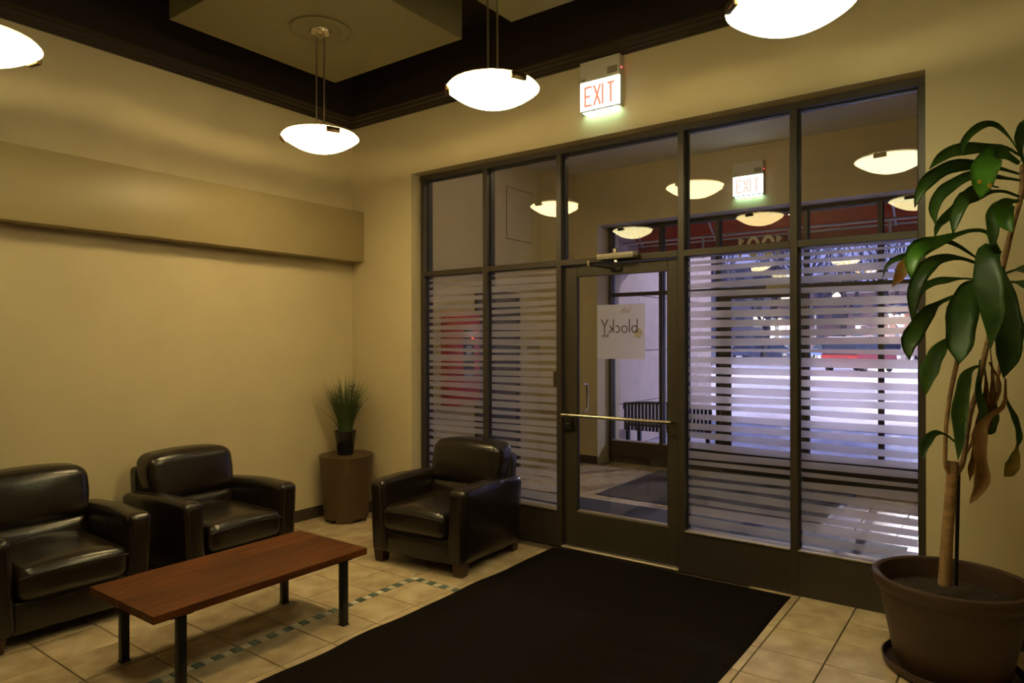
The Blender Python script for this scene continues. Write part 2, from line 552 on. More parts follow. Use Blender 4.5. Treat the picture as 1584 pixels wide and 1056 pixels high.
# access hatch of the vestibule wall: a thin frame and its flush door
hatch = box('access_hatch', VX0, VX0 + 0.004, 6.52, 7.04, 2.80, 3.41, M_WALL, vw)
for (a, b, c, d) in ((6.512, 6.520, 2.79, 3.42), (7.04, 7.048, 2.79, 3.42), (6.52, 7.04, 2.792, 2.80), (6.52, 7.04, 3.41, 3.418)):
    box('hatch_joint', VX0, VX0 + 0.0015, a, b, c, d, M_GASKET, hatch)

# ------------------------------------------------------------------ floor tiles
TILES = {}
def tile(x0, x1, y0, y1, m, parent, name='tile', gap=0.0035):
    w, h = round(x1 - x0 - 2 * gap, 4), round(y1 - y0 - 2 * gap, 4)
    if w < 0.012 or h < 0.012:
        return
    k = (w, h, m.name)
    if k not in TILES:
        bm = bmesh.new()
        bx(bm, -w / 2, w / 2, -h / 2, h / 2, -0.010, 0)
        top = [e for e in bm.edges if all(v.co.z > -0.001 for v in e.verts)]
        bmesh.ops.bevel(bm, geom=top, offset=0.0018, segments=1, affect='EDGES')
        bmesh.ops.recalc_face_normals(bm, faces=bm.faces)
        me = bpy.data.meshes.new(name)
        bm.to_mesh(me); bm.free()
        me.materials.append(m)
        TILES[k] = me
    o = new(name, TILES[k], parent)
    o.location = ((x0 + x1) / 2, (y0 + y1) / 2, random.uniform(-0.0006, 0.0))

LX, LY = -3.478, 3.2406
SX0, SX1 = -3.225, -3.169
SY0, SY1 = 3.2406, 3.296
AX, AY = -1.0396, 4.185
ylat = [AY + T * k for k in range(-13, 2)]
ylat = [y for y in ylat if y > 0.75]
ylat_lo = [LY - T * k for k in range(0, 9)]          # rows up to the strip
rows_lo = sorted(ylat_lo)
rows_hi = [SY0] + [y for y in sorted(AY + T * k for k in range(-2, 1))] + [YF]
rows_hi_s = [SY1] + rows_hi[1:]
def rows(rr):
    return list(zip(rr, rr[1:]))
xs_left = sorted([LX - T * k for k in range(0, 6)])
xs_left[0] = XL
xs_left = [XL] + [x for x in xs_left if x > XL + 0.02]
for x0, x1 in rows(xs_left + [SX0]):
    for y0, y1 in rows(rows_lo) + rows(rows_hi):
        if x1 > SX0 - 0.01 and y0 >= SY0 - 0.001 and y0 < SY1:
            y0 = y0
        tile(x0, x1, y0, y1, M_TILE, fl)
xs_mid = [SX1, SX1 + T, SX1 + 2 * T]                  # beside the strip, last column runs under the mat
for x0, x1 in rows(xs_mid):
    for y0, y1 in rows(rows_lo):
        tile(x0, x1, y0, y1, M_TILE, fl)
for x0, x1 in rows([SX0] + xs_mid[1:]):
    for y0, y1 in rows(rows_hi_s):
        tile(x0, x1, y0, y1, M_TILE, fl)
for x0, x1 in rows([AX - T] + [AX + T * k for k in range(0, 6)]):
    for y0, y1 in rows([y for y in ylat if 1.3 < y <= AY + 0.01] + [YF if x0 > OX1 else YS + 0.06]):
        tile(x0, x1, y0, y1, M_TILE, fl)
# mosaic strip: teal and ivory pieces by turns
p = T / 6
k = 0
y = SY1 - p
while y > 1.0:
    tile(SX0, SX1, y, y + p, M_TEAL if k % 2 else M_IVORY, fl, 'accent_tile', 0.0025)
    y -= p; k += 1
k = 1
x = SX1
while x < -2.72:
    tile(x, x + p, SY0, SY1, M_TEAL if k % 2 else M_IVORY, fl, 'accent_tile', 0.0025)
    x += p; k += 1
# vestibule tiles
xv = [VX0] + [AX + T * k for k in range(-12, 5) if VX0 + 0.03 < AX + T * k < VX1 - 0.03] + [VX1]
yv = [YB + 0.03] + [AY + T * k for k in range(2, 12) if AY + T * k < YO - 0.02] + [YO, YOS]
for x0, x1 in rows(xv):
    for y0, y1 in rows(yv):
        if y1 < 5.85 and x1 < -0.9:
            continue                      # under the dark mat
        if y0 >= YO - 0.001 and (x0 < OX0 or x1 > OX1):
            continue
        tile(x0, x1, y0, y1, M_TILE, vf)

# ------------------------------------------------------------------ glass fronts
MX = [-4.231, -3.526, -2.806, -1.825, -1.097, -0.410]     # left edges of the uprights
MW = 0.0445
DEP = 0.114
RAIL0, RAIL1 = 2.145, 2.190
KICK = 0.285

GAPS = [2.128, 2.088, 2.033, 1.972, 1.910, 1.846, 1.783, 1.724, 1.655, 1.596, 1.527, 1.475, 1.401, 1.344, 1.280, 1.218,
        1.153, 1.089, 1.020, 0.957, 0.894, 0.835, 0.772, 0.714, 0.640, 0.576, 0.507, 0.457, 0.387, 0.311]
def stripes(bm_parent, x0, x1, y, z0, z1):
    """frosted bands between clear wavy gaps that run on from pane to pane"""
    def gc(k, x):
        return GAPS[k] + 0.006 * math.sin(1.5 * x + k * 0.9) + 0.002 * math.sin(4.1 * x + k * 2.3)
    def gh(k, x):
        return 0.0112 + 0.0042 * math.sin(1.9 * x + k * 2.1) + 0.0022 * math.sin(k * 5.3)
    N = 10
    xs_ = [x0 + (x1 - x0) * i / N for i in range(N + 1)]
    for k in range(-1, len(GAPS)):
        up = [(x, z1 if k < 0 else min(z1, gc(k, x) - gh(k, x))) for x in xs_]
        lo = [(x, z0 if k == len(GAPS) - 1 else min(z1 - 0.001, gc(k + 1, x) + gh(k + 1, x))) for x in xs_]
        if min(u[1] - l[1] for u, l in zip(up, lo)) < 0.002:
            continue
        bm = bmesh.new()
        A = [bm.verts.new((x, y, z)) for x, z in up]
        B = [bm.verts.new((x, y, z)) for x, z in lo]
        C = [bm.verts.new((x, y - 0.0008, z)) for x, z in up]
        D = [bm.verts.new((x, y - 0.0008, z)) for x, z in lo]
        for i in range(N):
            bm.faces.new((A[i], A[i + 1], B[i + 1], B[i]))
            bm.faces.new((C[i], D[i], D[i + 1], C[i + 1]))
            bm.faces.new((A[i], C[i], C[i + 1], A[i + 1]))
            bm.faces.new((B[i], B[i + 1], D[i + 1], D[i]))
        bm.faces.new((A[0], B[0], D[0], C[0]))
        bm.faces.new((A[N], C[N], D[N], B[N]))
        fin('film_stripe', bm, F_FILM, bm_parent)

def storefront(name, ys, film, label):
    root = struct(empty(name, (0, 0, 0)), label)
    y0, y1 = ys, ys + DEP
    yg = ys + DEP / 2
    for i, x in enumerate(MX):
        box('upright', x, x + (MW if i < 5 else OX1 - x), y0, y1, 0.0, OZ - 0.0445, M_FRAME, root, bevel=0.0025, seg=1)
    box('head_rail', OX0, OX1, y0, y1, OZ - 0.0445, OZ, M_FRAME, root, bevel=0.0025, seg=1)
    for i in range(5):
        xa, xb = MX[i] + MW, MX[i + 1]
        box('cross_rail', xa, xb, y0, y1, RAIL0, RAIL1, M_FRAME, root, bevel=0.0025, seg=1)
        # upper pane with black gaskets
        pane = box('pane', xa, xb, yg - 0.003, yg + 0.003, RAIL1, OZ - 0.0445, G_IN, root)
        for (a, b, c, d) in ((xa, xa + 0.008, RAIL1, OZ - 0.0445), (xb - 0.008, xb, RAIL1, OZ - 0.0445), (xa, xb, OZ - 0.0525, OZ - 0.0445)):
            box('gasket', a, b, yg - 0.012, yg - 0.004, c, d, M_GASKET, pane)
        if i == 2:
            continue
        box('kick_panel', xa, xb, y0 + 0.004, y1 - 0.004, 0.0, KICK - 0.012, M_FRAME, root)
        box('sill_bead', xa, xb, y0 - 0.004, y1, KICK - 0.012, KICK, M_ALU, root, bevel=0.002, seg=1)
        pane = box('pane', xa, xb, yg - 0.003, yg + 0.003, KICK, RAIL0, G_IN, root)
        for (a, b) in ((xa, xa + 0.008), (xb - 0.008, xb)):
            box('gasket', a, b, yg - 0.012, yg - 0.004, KICK, RAIL0, M_GASKET, pane)
        if film:
            stripes(pane, xa + 0.009, xb - 0.009, yg - 0.0045, KICK, RAIL0 - 0.002)
    return root

def door(name, ys, label):
    root = struct(empty(name, (0, 0, 0)), label)
    x0, x1 = MX[2] + MW + 0.006, MX[3] - 0.006
    y0, y1 = ys + 0.035, ys + 0.080
    yg = (y0 + y1) / 2
    gx0, gx1, gz0, gz1 = -2.645, -1.915, 0.292, 2.057
    box('stile', x0, gx0, y0, y1, 0.02, 2.137, M_DOORF, root, bevel=0.003, seg=1)
    box('stile', gx1, x1, y0, y1, 0.02, 2.137, M_DOORF, root, bevel=0.003, seg=1)
    box('top_rail', gx0, gx1, y0, y1, gz1, 2.137, M_DOORF, root, bevel=0.002, seg=1)
    box('bottom_rail', gx0, gx1, y0, y1, 0.02, gz0 - 0.012, M_DOORF, root, bevel=0.002, seg=1)
    box('glazing_bead', gx0, gx1, y0 + 0.004, y1, gz0 - 0.012, gz0, M_ALU, root)
    pane = box('pane', gx0, gx1, yg - 0.003, yg + 0.003, gz0, gz1, G_IN, root)
    for (a, b) in ((gx0, gx0 + 0.007), (gx1 - 0.007, gx1)):
        box('gasket', a, b, y0 + 0.006, yg - 0.004, gz0, gz1, M_GASKET, pane)
    box('threshold', MX[2] + MW, MX[3], ys - 0.01, ys + DEP, 0.0, 0.016, M_ALU, root, bevel=0.004, seg=1)
    return root, y0, yg, pane

storefront('window_1', YS, True, 'bronze framed glass front with frosted wavy stripe film')
d1, dy, dyg, dpane = door('door_1', YS, 'bronze glass lobby door with steel push bar')
# push bar
pb = tube('push_bar', [(-2.735, dy - 0.075, 1.015), (-1.855, dy - 0.075, 1.015)], 0.0125, M_CHROME, d1, 10)
for x in (-2.71, -1.875):
    tube('bar_bracket', [(x, dy - 0.075, 1.015), (x, dy + 0.002, 1.015)], 0.011, M_CHROME, pb, 8)
    lathe('bar_rosette', [(0, 0.0), (0.022, 0.0), (0.022, 0.004), (0, 0.004)], M_CHROME, pb, (x, dy - 0.002, 1.013), 14)
# outside pull handle (seen through the glass)
hx = -2.615
yb2 = dyg + 0.02
pts = [(hx, yb2, 1.245), (hx, yb2 + 0.05, 1.245)] + [(hx + 0.0, yb2 + 0.05 + 0.012 * math.sin(a), 1.233 + 0.012 * math.cos(a)) for a in (0.6, 1.2)]
tube('pull_handle', [(hx, yb2, 1.245), (hx, yb2 + 0.055, 1.24), (hx, yb2 + 0.065, 1.22), (hx, yb2 + 0.065, 1.06), (hx, yb2 + 0.055, 1.04), (hx, yb2, 1.035)], 0.0095, M_CHROME, d1, 10)
lk = box('lock_case', -2.745, -2.672, dy - 0.028, dy, 0.90, 1.0, M_GASKET, d1, bevel=0.006)
lathe('lock_cylinder', [(0, 0), (0.014, 0), (0.014, 0.006), (0, 0.006)], M_ALU, lk, (-2.70, dy - 0.03, 0.945), 12)
box('hinge', -2.835, -2.806, YS + 0.0, YS + 0.02, 1.22, 1.34, M_FRAME, d1, bevel=0.004)
# door closer on the frame, with its two arms
dc = box('door_closer', -2.42, -2.13, YS - 0.062, YS - 0.002, 2.160, 2.202, M_CLOSER, d1, bevel=0.006)
lathe('closer_valve', [(0, 0), (0.018, 0), (0.018, 0.03), (0, 0.03)], M_CHROME, dc, (-2.285, YS - 0.03, 2.2025), 14)
dcc = lathe('closer_end_cap', [(0, 0), (0.02, 0), (0.02, 0.02), (0.014, 0.026), (0, 0.026)], M_CHROME, dc, (0, 0, 0), 16)
dcc.rotation_euler = (0, R(90), 0); dcc.location = (-2.13, YS - 0.032, 2.181)
lathe('closer_spindle', [(0, 0), (0.019, 0), (0.019, 0.014), (0.012, 0.026), (0, 0.026)], M_CHROME, dc, (-2.275, YS - 0.034, 2.134), 16)
tube('closer_arm', [(-2.275, YS - 0.034, 2.142), (-2.425, YS - 0.17, 2.128)], 0.0065, M_BLACK, dc, 8)
lathe('closer_elbow', [(0, 0), (0.011, 0), (0.011, 0.04), (0, 0.04)], M_CHROME, dc, (-2.425, YS - 0.17, 2.106), 12)
tube('closer_arm', [(-2.425, YS - 0.17, 2.116), (-2.31, dy - 0.014, 2.094)], 0.0065, M_BLACK, dc, 8)
box('closer_shoe', -2.345, -2.265, dy - 0.024, dy, 2.080, 2.104, M_BLACK, dc, bevel=0.004)

# etched film sign on the lobby door, lettering read from the street side
fs = box('etched_sign', -2.478, -2.094, dyg - 0.0055, dyg - 0.0042, 1.44, 1.838, F_SIGN, d1)
def mirrored_word(name, glyphs, xr, zb, h, w, m, parent, y):
    """glyph strokes laid out from right to left (mirrored)"""
    bm = bmesh.new()
    x = xr
    for g, adv in glyphs:
        for st, closed in g:
            ribbon(bm, [(x - u * h, zb + v * h) for u, v in st], w, y, closed=closed)
        x -= adv * h
    return fin(name, bm, m, parent)
def G(*s): return [(q, False) for q in s]
circ = arc(0.24, 0.26, 0.22, 0.24, 0, 360, 24)[:-1]
GB = ([([(0.03, 0), (0.03, 1)], False), (circ, True)], 0.62)
GL = ([([(0.03, 0), (0.03, 1)], False)], 0.20)
GO = ([(circ, True)], 0.60)
GC = ([(arc(0.24, 0.26, 0.20, 0.24, 55, 305), False)], 0.52)
GK = ([([(0.03, 0), (0.03, 1)], False), ([(0.36, 0.52), (0.04, 0.22)], False), ([(0.14, 0.30), (0.40, 0)], False)], 0.50)
GY = ([([(0, 1.0), (0.27, 0.5)], False), ([(0.54, 1.0), (0.27, 0.5), (0.27, 0)], False)], 0.6)
GF = ([([(0.08, 0), (0.08, 0.8), (0.14, 0.98), (0.24, 1.0)], False), ([(-0.02, 0.52), (0.22, 0.52)], False)], 0.30)
GT = ([([(0.1, 0.85), (0.1, 0)], False), ([(-0.02, 0.52), (0.24, 0.52)], False)], 0.30)
GS = ([(arc(0.14, 0.38, 0.12, 0.13, 40, 270, 10) + arc(0.14, 0.13, 0.12, 0.13, 90, -140, 10), False)], 0.36)
yk = dyg - 0.0056
mirrored_word('lettering', [GB, GL, GO, GC, GK, GY], -2.150, 1.632, 0.098, 0.0075, M_INK, fs, yk)
mirrored_word('small_lettering', [GL, GO, GF, GT, GS], -2.385, 1.600, 0.030, 0.003, M_INK, fs, yk)
mirrored_word('gold_lettering', [GL, GO, GF, GT, GS], -2.215, 1.775, 0.042, 0.0045, M_INKG, fs, yk)
disc = lathe('grey_disc', [(0, 0), (0.034, 0), (0.034, 0.001), (0, 0.001)], M_INKS, fs, (0, 0, 0), 24)
disc.rotation_euler = (R(90), 0, 0); disc.location = (-2.145, yk + 0.0009, 1.628)

storefront('window_2', YOS, False, 'bronze framed street window front of the vestibule')
d2, oy, oyg, opane = door('door_2', YOS, 'bronze glass street door of the vestibule')
tube('push_bar', [(-2.735, oy - 0.075, 1.015), (-1.855, oy - 0.075, 1.015)], 0.0125, M_CHROME, d2, 8)
box('door_closer', -2.21, -1.93, YOS - 0.062, YOS - 0.002, 2.150, 2.196, M_PANELW, d2, bevel=0.006)
# house number on the pane above the street door (read from outside)
N1 = ([([(0.05, 0.78), (0.22, 1.0), (0.22, 0)], False)], 0.42)
N0 = ([(arc(0.30, 0.5, 0.27, 0.47, 0, 360, 24)[:-1], True)], 0.78)
hn = mirrored_word('house_number', [N1, N0, N0, N1], -2.06, 2.545, 0.215, 0.036, M_VINYL, d2, YOS + DEP / 2 - 0.004)

# ------------------------------------------------------------------ mats
def mat_rug(name, x0, x1, y0, y1, m, edge, label, cat, z1=0.009, wavy=0.0, border=0.03):
    root = tag(empty(name, ((x0 + x1) / 2, (y0 + y1) / 2, 0.0)), label, cat)
    cx, cy = (x0 + x1) / 2, (y0 + y1) / 2
    N = 60
    def outline(ins):
        pts = []
        for i in range(N + 1):
            t = i / N
            w = wavy * (math.sin(t * 31) + 0.6 * math.sin(t * 53 + 1)) * (0.3 + 0.7 * math.sin(t * math.pi))
            pts.append((x0 + ins + w - cx, y0 + ins + (y1 - y0 - 2 * ins) * t - cy))
        for i in range(N + 1):
            t = 1 - i / N
            w = wavy * 0.3 * math.sin(t * 23 + 2)
            pts.append((x1 - ins + w - cx, y0 + ins + (y1 - y0 - 2 * ins) * t - cy))
        return pts
    def ring(a, b, za, zb, nm, mm):
        bm = bmesh.new()
        A = [bm.verts.new((u, v, za)) for u, v in a]
        B = [bm.verts.new((u, v, zb)) for u, v in b]
        C = [bm.verts.new((u, v, 0.0005)) for u, v in a]
        n = len(A)
        for i in range(n):
            j = (i + 1) % n
            bm.faces.new((A[i], A[j], B[j], B[i]))
            bm.faces.new((C[i], C[j], A[j], A[i]))
        fin(nm, bm, mm, root)
    ring(outline(0), outline(border), 0.003, z1, 'rubber_border', edge)
    bm = bmesh.new()
    o = outline(border)
    n = N + 1
    L, Rr = o[:n], list(reversed(o[n:]))
    A = [bm.verts.new((u, v, z1)) for u, v in L]
    B = [bm.verts.new((u, v, z1)) for u, v in Rr]
    for i in range(N):
        bm.faces.new((A[i], B[i], B[i + 1], A[i + 1]))
    fin('pile', bm, m, root)
    return root
mat_rug('entrance_mat', -2.805, -1.082, 0.2, 4.375, M_RUG, M_RUG, 'large black entrance mat on the lobby tiles before the door', 'mat', wavy=0.008, border=0.02)
mat_rug('vestibule_mat', -3.43, -1.25, 6.12, 7.69, M_RUG2, M_RUG2E, 'grey-brown mat with dark rubber edge before the street door', 'mat', wavy=0.0, border=0.05)
mat_rug('threshold_mat', VX0 + 0.16, -0.62, 4.66, 5.94, M_RUG2E, M_RUG2E, 'flat black mat just behind the lobby glass front', 'mat', wavy=0.0)

# ------------------------------------------------------------------ pendant lamps
RB = 0.257
ZR = 2.962
def make_lamp(loc, bm_mat, light_col, label):
    root = tag(empty('pendant_lamp', loc), label, 'lamp', 'bowl pendant lamps hung in two rows')
    # shallow bowl, open at the top
    prof = []
    n = 12
    dep = 0.098
    for i in range(n + 1):
        a = i / n
        r = RB * math.sin(a * math.pi / 2) ** 0.92 if a > 0 else 0
        z = -dep * (1 - (r / RB) ** 2.1)
        prof.append((r, z))
    inner = [(max(0, r - 0.004), z + 0.005) for r, z in reversed(prof)]
    lathe('glass_bowl', prof + inner[:-1] + [(0, -dep + 0.005)], bm_mat, root, (0, 0, 0), 40, True)
    lathe('top_plate', [(0, 0.018), (0.243, 0.018), (0.243, 0.022), (0, 0.022)], M_BRONZE, root, (0, 0, 0), 28)
    for a in (100, 220, 340):
        c, s = math.cos(R(a)), math.sin(R(a))
        cl = box('rim_clip', -0.046, 0.046, -0.016, 0.010, -0.024, 0.010, M_BRONZE, root, bevel=0.005)
        cl.location = (c * (RB - 0.004), s * (RB - 0.004), 0)
        cl.rotation_euler = (0, 0, R(a - 90))
        ar = tube('plate_arm', [(c * 0.19, s * 0.19, 0.018), (c * RB, s * RB, 0.004)], 0.004, M_BRONZE, root, 6)
    for dx in (-0.026, 0.026):
        tube('rod', [(dx * RT0.x, dx * RT0.y, 0.022), (dx * RT0.x, dx * RT0.y, ZP - loc[2] - 0.01)], 0.0055, M_NICKEL, root, 8)
    h = ZP - loc[2]
    lathe('canopy', [(0.072, 0), (0.072, -0.012), (0.062, -0.028), (0.03, -0.038), (0.012, -0.04), (0.012, -0.05), (0, -0.052)], M_CHROME, root, (0, 0, h), 28)
    lathe('medallion', [(0.205, 0), (0.205, -0.008), (0.19, -0.016), (0.17, -0.016), (0.155, -0.006), (0.14, -0.006), (0.125, -0.010), (0, -0.010)], M_CEIL, root, (0, 0, h), 40)
    ld = bpy.data.lights.new('lamp_bulb', 'POINT')
    ld.energy = BULB
    ld.color = light_col
    ld.shadow_soft_size = 0.025
    lo = bpy.data.objects.new('lamp_bulb', ld)
    COL.objects.link(lo)
    lo.parent = root
    lo.location = (0.0, 0.0, -0.028)
    return root
LAMPS = [((-3.795, 2.985), B_WARM, WARM, 'lit bowl pendant lamp nearest the corner above the armchairs'),
         ((-2.30, 2.975), B_WARM, WARM, 'lit bowl pendant lamp hanging left of the lobby exit sign'),
         ((-0.734, 2.97), B_NEUT, NEUT, 'large glowing bowl pendant lamp cut off by the picture top'),
         ((-3.845, 1.08), B_NEUT2, NEUT, 'bright bowl pendant lamp cut off at the left picture edge'),
         ((-2.267, 1.10), B_WARM2, WARM, 'rear-row middle bowl pendant lamp seen only mirrored in the glass front'),
         ((-0.734, 1.10), B_NEUT2, NEUT, 'rear-row right bowl pendant lamp seen only mirrored in the glass front')]
for (lx, ly), bmx, lc, lab in LAMPS:
    make_lamp((lx, ly, ZR), bmx, lc, lab)

# vestibule: an added, unseen globe light that brightens its walls and ceiling
vl = tag(empty('added_globe_light', (-2.6, 5.35, VZ)), 'added unseen globe light brightening the vestibule from behind the glass head', 'light')
lathe('light_base', [(0.07, 0), (0.07, -0.02), (0.03, -0.03), (0, -0.03)], M_WHITE, vl, (0, 0, 0), 28)
tube('light_stem', [(0, 0, -0.02), (0, 0, -0.12)], 0.01, M_WHITE, vl, 8)
lathe('light_globe', [(0.1 * math.sin(math.pi * i / 12), -0.21 + 0.1 * math.cos(math.pi * i / 12)) for i in range(13)],
      mat('added_globe_glow', (0.9, 0.85, 0.7), 0.5, emit=(1.0, 0.76, 0.38), estr=50.0), vl, (0, 0, 0), 28, True)

# ------------------------------------------------------------------ exit signs
def strokes_mesh(name, strokes, m, parent, y, w):
    bm = bmesh.new()
    for st, wd in strokes:
        ribbon(bm, st, wd or w, y)
    return fin(name, bm, m, parent)
def exit_sign(xc, yw, z0, w, h, label, letters):
    root = tag(empty('exit_sign', (xc, yw, z0)), label, 'exit sign')
    dpt = 0.062
    hh = h * 0.40
    box('housing', -w / 2, w / 2, -dpt, 0, h - hh, h, M_WHITE, root, bevel=0.003)
    box('backing_box', -w / 2, w / 2, -dpt + 0.014, 0, 0.014, h - hh, M_WHITE, root)
    fr = box('lit_panel', -w / 2 + 0.003, w / 2 - 0.003, -dpt, -dpt + 0.014, 0.012, h - hh - 0.003, M_SIGN, root)
    box('bottom_frame', -w / 2, w / 2, -dpt, 0, 0.004, 0.012, M_WHITE, root)
    for i in range(3):
        a = -w / 2 + 0.012 + i * (w - 0.024) / 3
        box('down_lens', a + 0.006, a + (w - 0.024) / 3 - 0.006, -dpt + 0.012, -0.010, 0.0, 0.004, M_LENS, root)
    box('rating_plate', w / 2 - 0.095, w / 2 - 0.018, -dpt - 0.001, -dpt, h - hh + 0.02, h - hh + 0.07, M_PLATE, root)
    box('rating_plate', -w / 2 + 0.012, -w / 2 + 0.046, -dpt - 0.001, -dpt, h - hh + 0.012, h - hh + 0.024, M_PLATE, root)
    led = lathe('indicator', [(0, 0), (0.004, 0), (0.004, 0.004), (0, 0.004)], M_LED, root, (0, 0, 0), 10)
    led.rotation_euler = (0, R(90), 0); led.location = (w / 2, -dpt * 0.55, h - hh + 0.055)
    # letters
    ph = h - hh
    zb, zt = ph * 0.17, ph * 0.84
    cw = w * 0.165
    xs = [-w * 0.36, -w * 0.14, w * 0.085, w * 0.20]
    sw = 0.0155
    S = []
    x = xs[0]
    S += [([(x, zb), (x, zt)], sw), ([(x, zt - sw / 2), (x + cw, zt - sw / 2)], sw), ([(x, (zb + zt) / 2), (x + cw * 0.8, (zb + zt) / 2)], sw), ([(x, zb + sw / 2), (x + cw, zb + sw / 2)], sw)]
    x = xs[1]
    S += [([(x, zt), (x + cw, zb)], sw), ([(x + cw, zt), (x, zb)], sw)]
    x = xs[2]
    S += [([(x, zb), (x, zt)], sw)]
    x = xs[3]
    S += [([(x, zt - sw / 2), (x + cw * 1.05, zt - sw / 2)], sw), ([(x + cw * 0.52, zb), (x + cw * 0.52, zt)], sw)]
    strokes_mesh('exit_lettering', S, letters, fr, -dpt - 0.0006, sw)
    return root
exit_sign(-2.335, YF, 3.205, 0.315, 0.362, 'lit white EXIT sign with red letters above the lobby door', M_EXIT)
exit_sign(-2.325, YO, 3.165, 0.33, 0.375, 'overexposed EXIT sign in the vestibule above the street door', M_EXIT2)

# ------------------------------------------------------------------ armchairs
def make_armchair(label):
    root = tag(empty('armchair', (0, 0, 0)), label, 'armchair', 'dark leather club armchairs')
    Wd, D, H, AH = 0.80, 0.88, 0.81, 0.58
    def lean(p):
        # backs lean away from the sitter
        q = p.copy()
        q.y += max(0, p.z - 0.36) * 0.24
        return q
    # arms
    for s in (-1, 1):
        xo, xi = s * 0.405, s * 0.268
        def flare(p, s=s):
            q = p.copy()
            q.x += s * (p.z - 0.3) * 0.05
            q.z -= max(0, (p.y + 0.1)) * 0.055
            return q
        a = cushion('arm', min(xo, xi), max(xo, xi), -0.42, 0.36, 0.075, AH, M_LEATHER, root, rad=0.035, puff=(0.006, 0.006, 0.012), shape=flare, grid=8)
        # piping round the arm front
        pts = [(xo - s * 0.030, -0.421, 0.10), (xo - s * 0.030, -0.422, AH - 0.055), (xo - s * 0.045, -0.421, AH - 0.032), (xi + s * 0.045, -0.421, AH - 0.032), (xi + s * 0.030, -0.422, AH - 0.055), (xi + s * 0.030, -0.421, 0.10)]
        tube('arm_piping', [flare(Vector(q)) for q in pts], 0.0035, M_PIPING, a, 6)
    # frame under the seat
    box('front_apron', -0.272, 0.272, -0.405, 0.30, 0.075, 0.245, M_LEATHER, root, bevel=0.015, seg=3)
    tube('apron_seam', [(-0.265, -0.408, 0.222), (0.265, -0.408, 0.222)], 0.004, M_PIPING, root, 6)
    # seat cushion with a rolled front
    def seat(p):
        q = p.copy()
        q.z += 0.02 * math.cos(q.x * 5.0) * (1 if p.z > 0.33 else 0)
        return q
    sc = cushion('seat_cushion', -0.27, 0.27, -0.455, 0.22, 0.245, 0.415, M_LEATHER, root, rad=0.055, puff=(0.0, 0.015, 0.02), shape=seat, grid=9)
    tube('cushion_piping', [(-0.262, -0.452, 0.375), (-0.1, -0.464, 0.388), (0.1, -0.464, 0.388), (0.262, -0.452, 0.375)], 0.004, M_PIPING, sc, 6)
    # back cushion: tall upper pad over a lower pad, seam between them
    def up(p):
        q = lean(p)
        k = (p.z - 0.50) / 0.31
        q.x *= 1.0 + 0.07 * math.sin(max(0, min(1, k)) * math.pi * 0.8)
        if p.z > 0.66:
            q.z -= 0.022 * (abs(p.x) / 0.3) ** 2.5
        q.y -= 0.014 * max(0, min(1, k)) ** 2
        return q
    cushion('back_cushion', -0.293, 0.293, 0.095, 0.315, 0.492, H + 0.006, M_LEATHER, root, rad=0.058, puff=(0.004, 0.022, 0.008), shape=up, grid=10)
    cushion('lumbar_cushion', -0.288, 0.288, 0.100, 0.31, 0.35, 0.515, M_LEATHER, root, rad=0.045, puff=(0.0, 0.016, 0.0), shape=lean, grid=8)
    # outer back shell
    cushion('back_shell', -0.335, 0.335, 0.27, 0.375, 0.075, 0.715, M_LEATHER, root, rad=0.03, puff=(0, 0.008, 0), shape=lambda p: Vector((p.x * (1 - max(0, p.z - 0.5) * 0.15), p.y + max(0, p.z - 0.36) * 0.20, p.z)), grid=6)
    for sx_ in (-1, 1):
        for yy in (-0.36, 0.30):
            bm = bmesh.new()
            vs = bx(bm, sx_ * 0.345 - 0.042, sx_ * 0.345 + 0.042, yy - 0.042, yy + 0.042, 0.0, 0.085)
            for v in vs:
                if v.co.z < 0.01:
                    v.co.x = sx_ * 0.345 + (v.co.x - sx_ * 0.345) * 0.78
                    v.co.y = yy + (v.co.y - yy) * 0.78
            fin('foot', bm, M_FOOT, root)
    return root
ch = make_armchair('dark leather armchair standing by the glass front beside the mat')
ch.location = (-3.345, 3.80, 0); ch.rotation_euler = (0, 0, R(5.5))
c2 = copy_tree(ch)
c2['label'] = 'dark leather armchair at the left wall behind the wooden table'
c2.location = (-4.475, 2.565, 0); c2.rotation_euler = (0, 0, R(90 + 1.5))
c3 = copy_tree(ch)
c3['label'] = 'dark leather armchair cut off by the left picture edge'
c3.location = (-4.485, 1.575, 0); c3.rotation_euler = (0, 0, R(90 - 1))

# ------------------------------------------------------------------ low table
tb = tag(empty('coffee_table', (-3.26, 2.04, 0)), 'low red-brown wooden plank table on thin black steel legs', 'table')
TW, TL, TZ, TT = 0.615, 1.20, 0.40, 0.036
nb = 6
for i in range(nb):
    xa = -TW / 2 + TW * i / nb
    xb = xa + TW / nb
    cut = [-TL / 2, TL / 2]
    if i in (1, 2, 4):
        cut = [-TL / 2, {1: 0.12, 2: -0.18, 4: 0.22}[i], TL / 2]
    for ya, yb_ in zip(cut, cut[1:]):
        bm = bmesh.new()
        hw, hl = (xb - xa) / 2 - 0.0003, (yb_ - ya) / 2 - 0.0003
        bx(bm, -hw, hw, -hl, hl, -TT / 2, TT / 2)
        bmesh.ops.bevel(bm, geom=bm.edges[:], offset=0.0012, segments=1, affect='EDGES')
        o = fin('plank', bm, M_WOOD, tb)
        o.location = ((xa + xb) / 2, (ya + yb_) / 2, TZ - TT / 2)
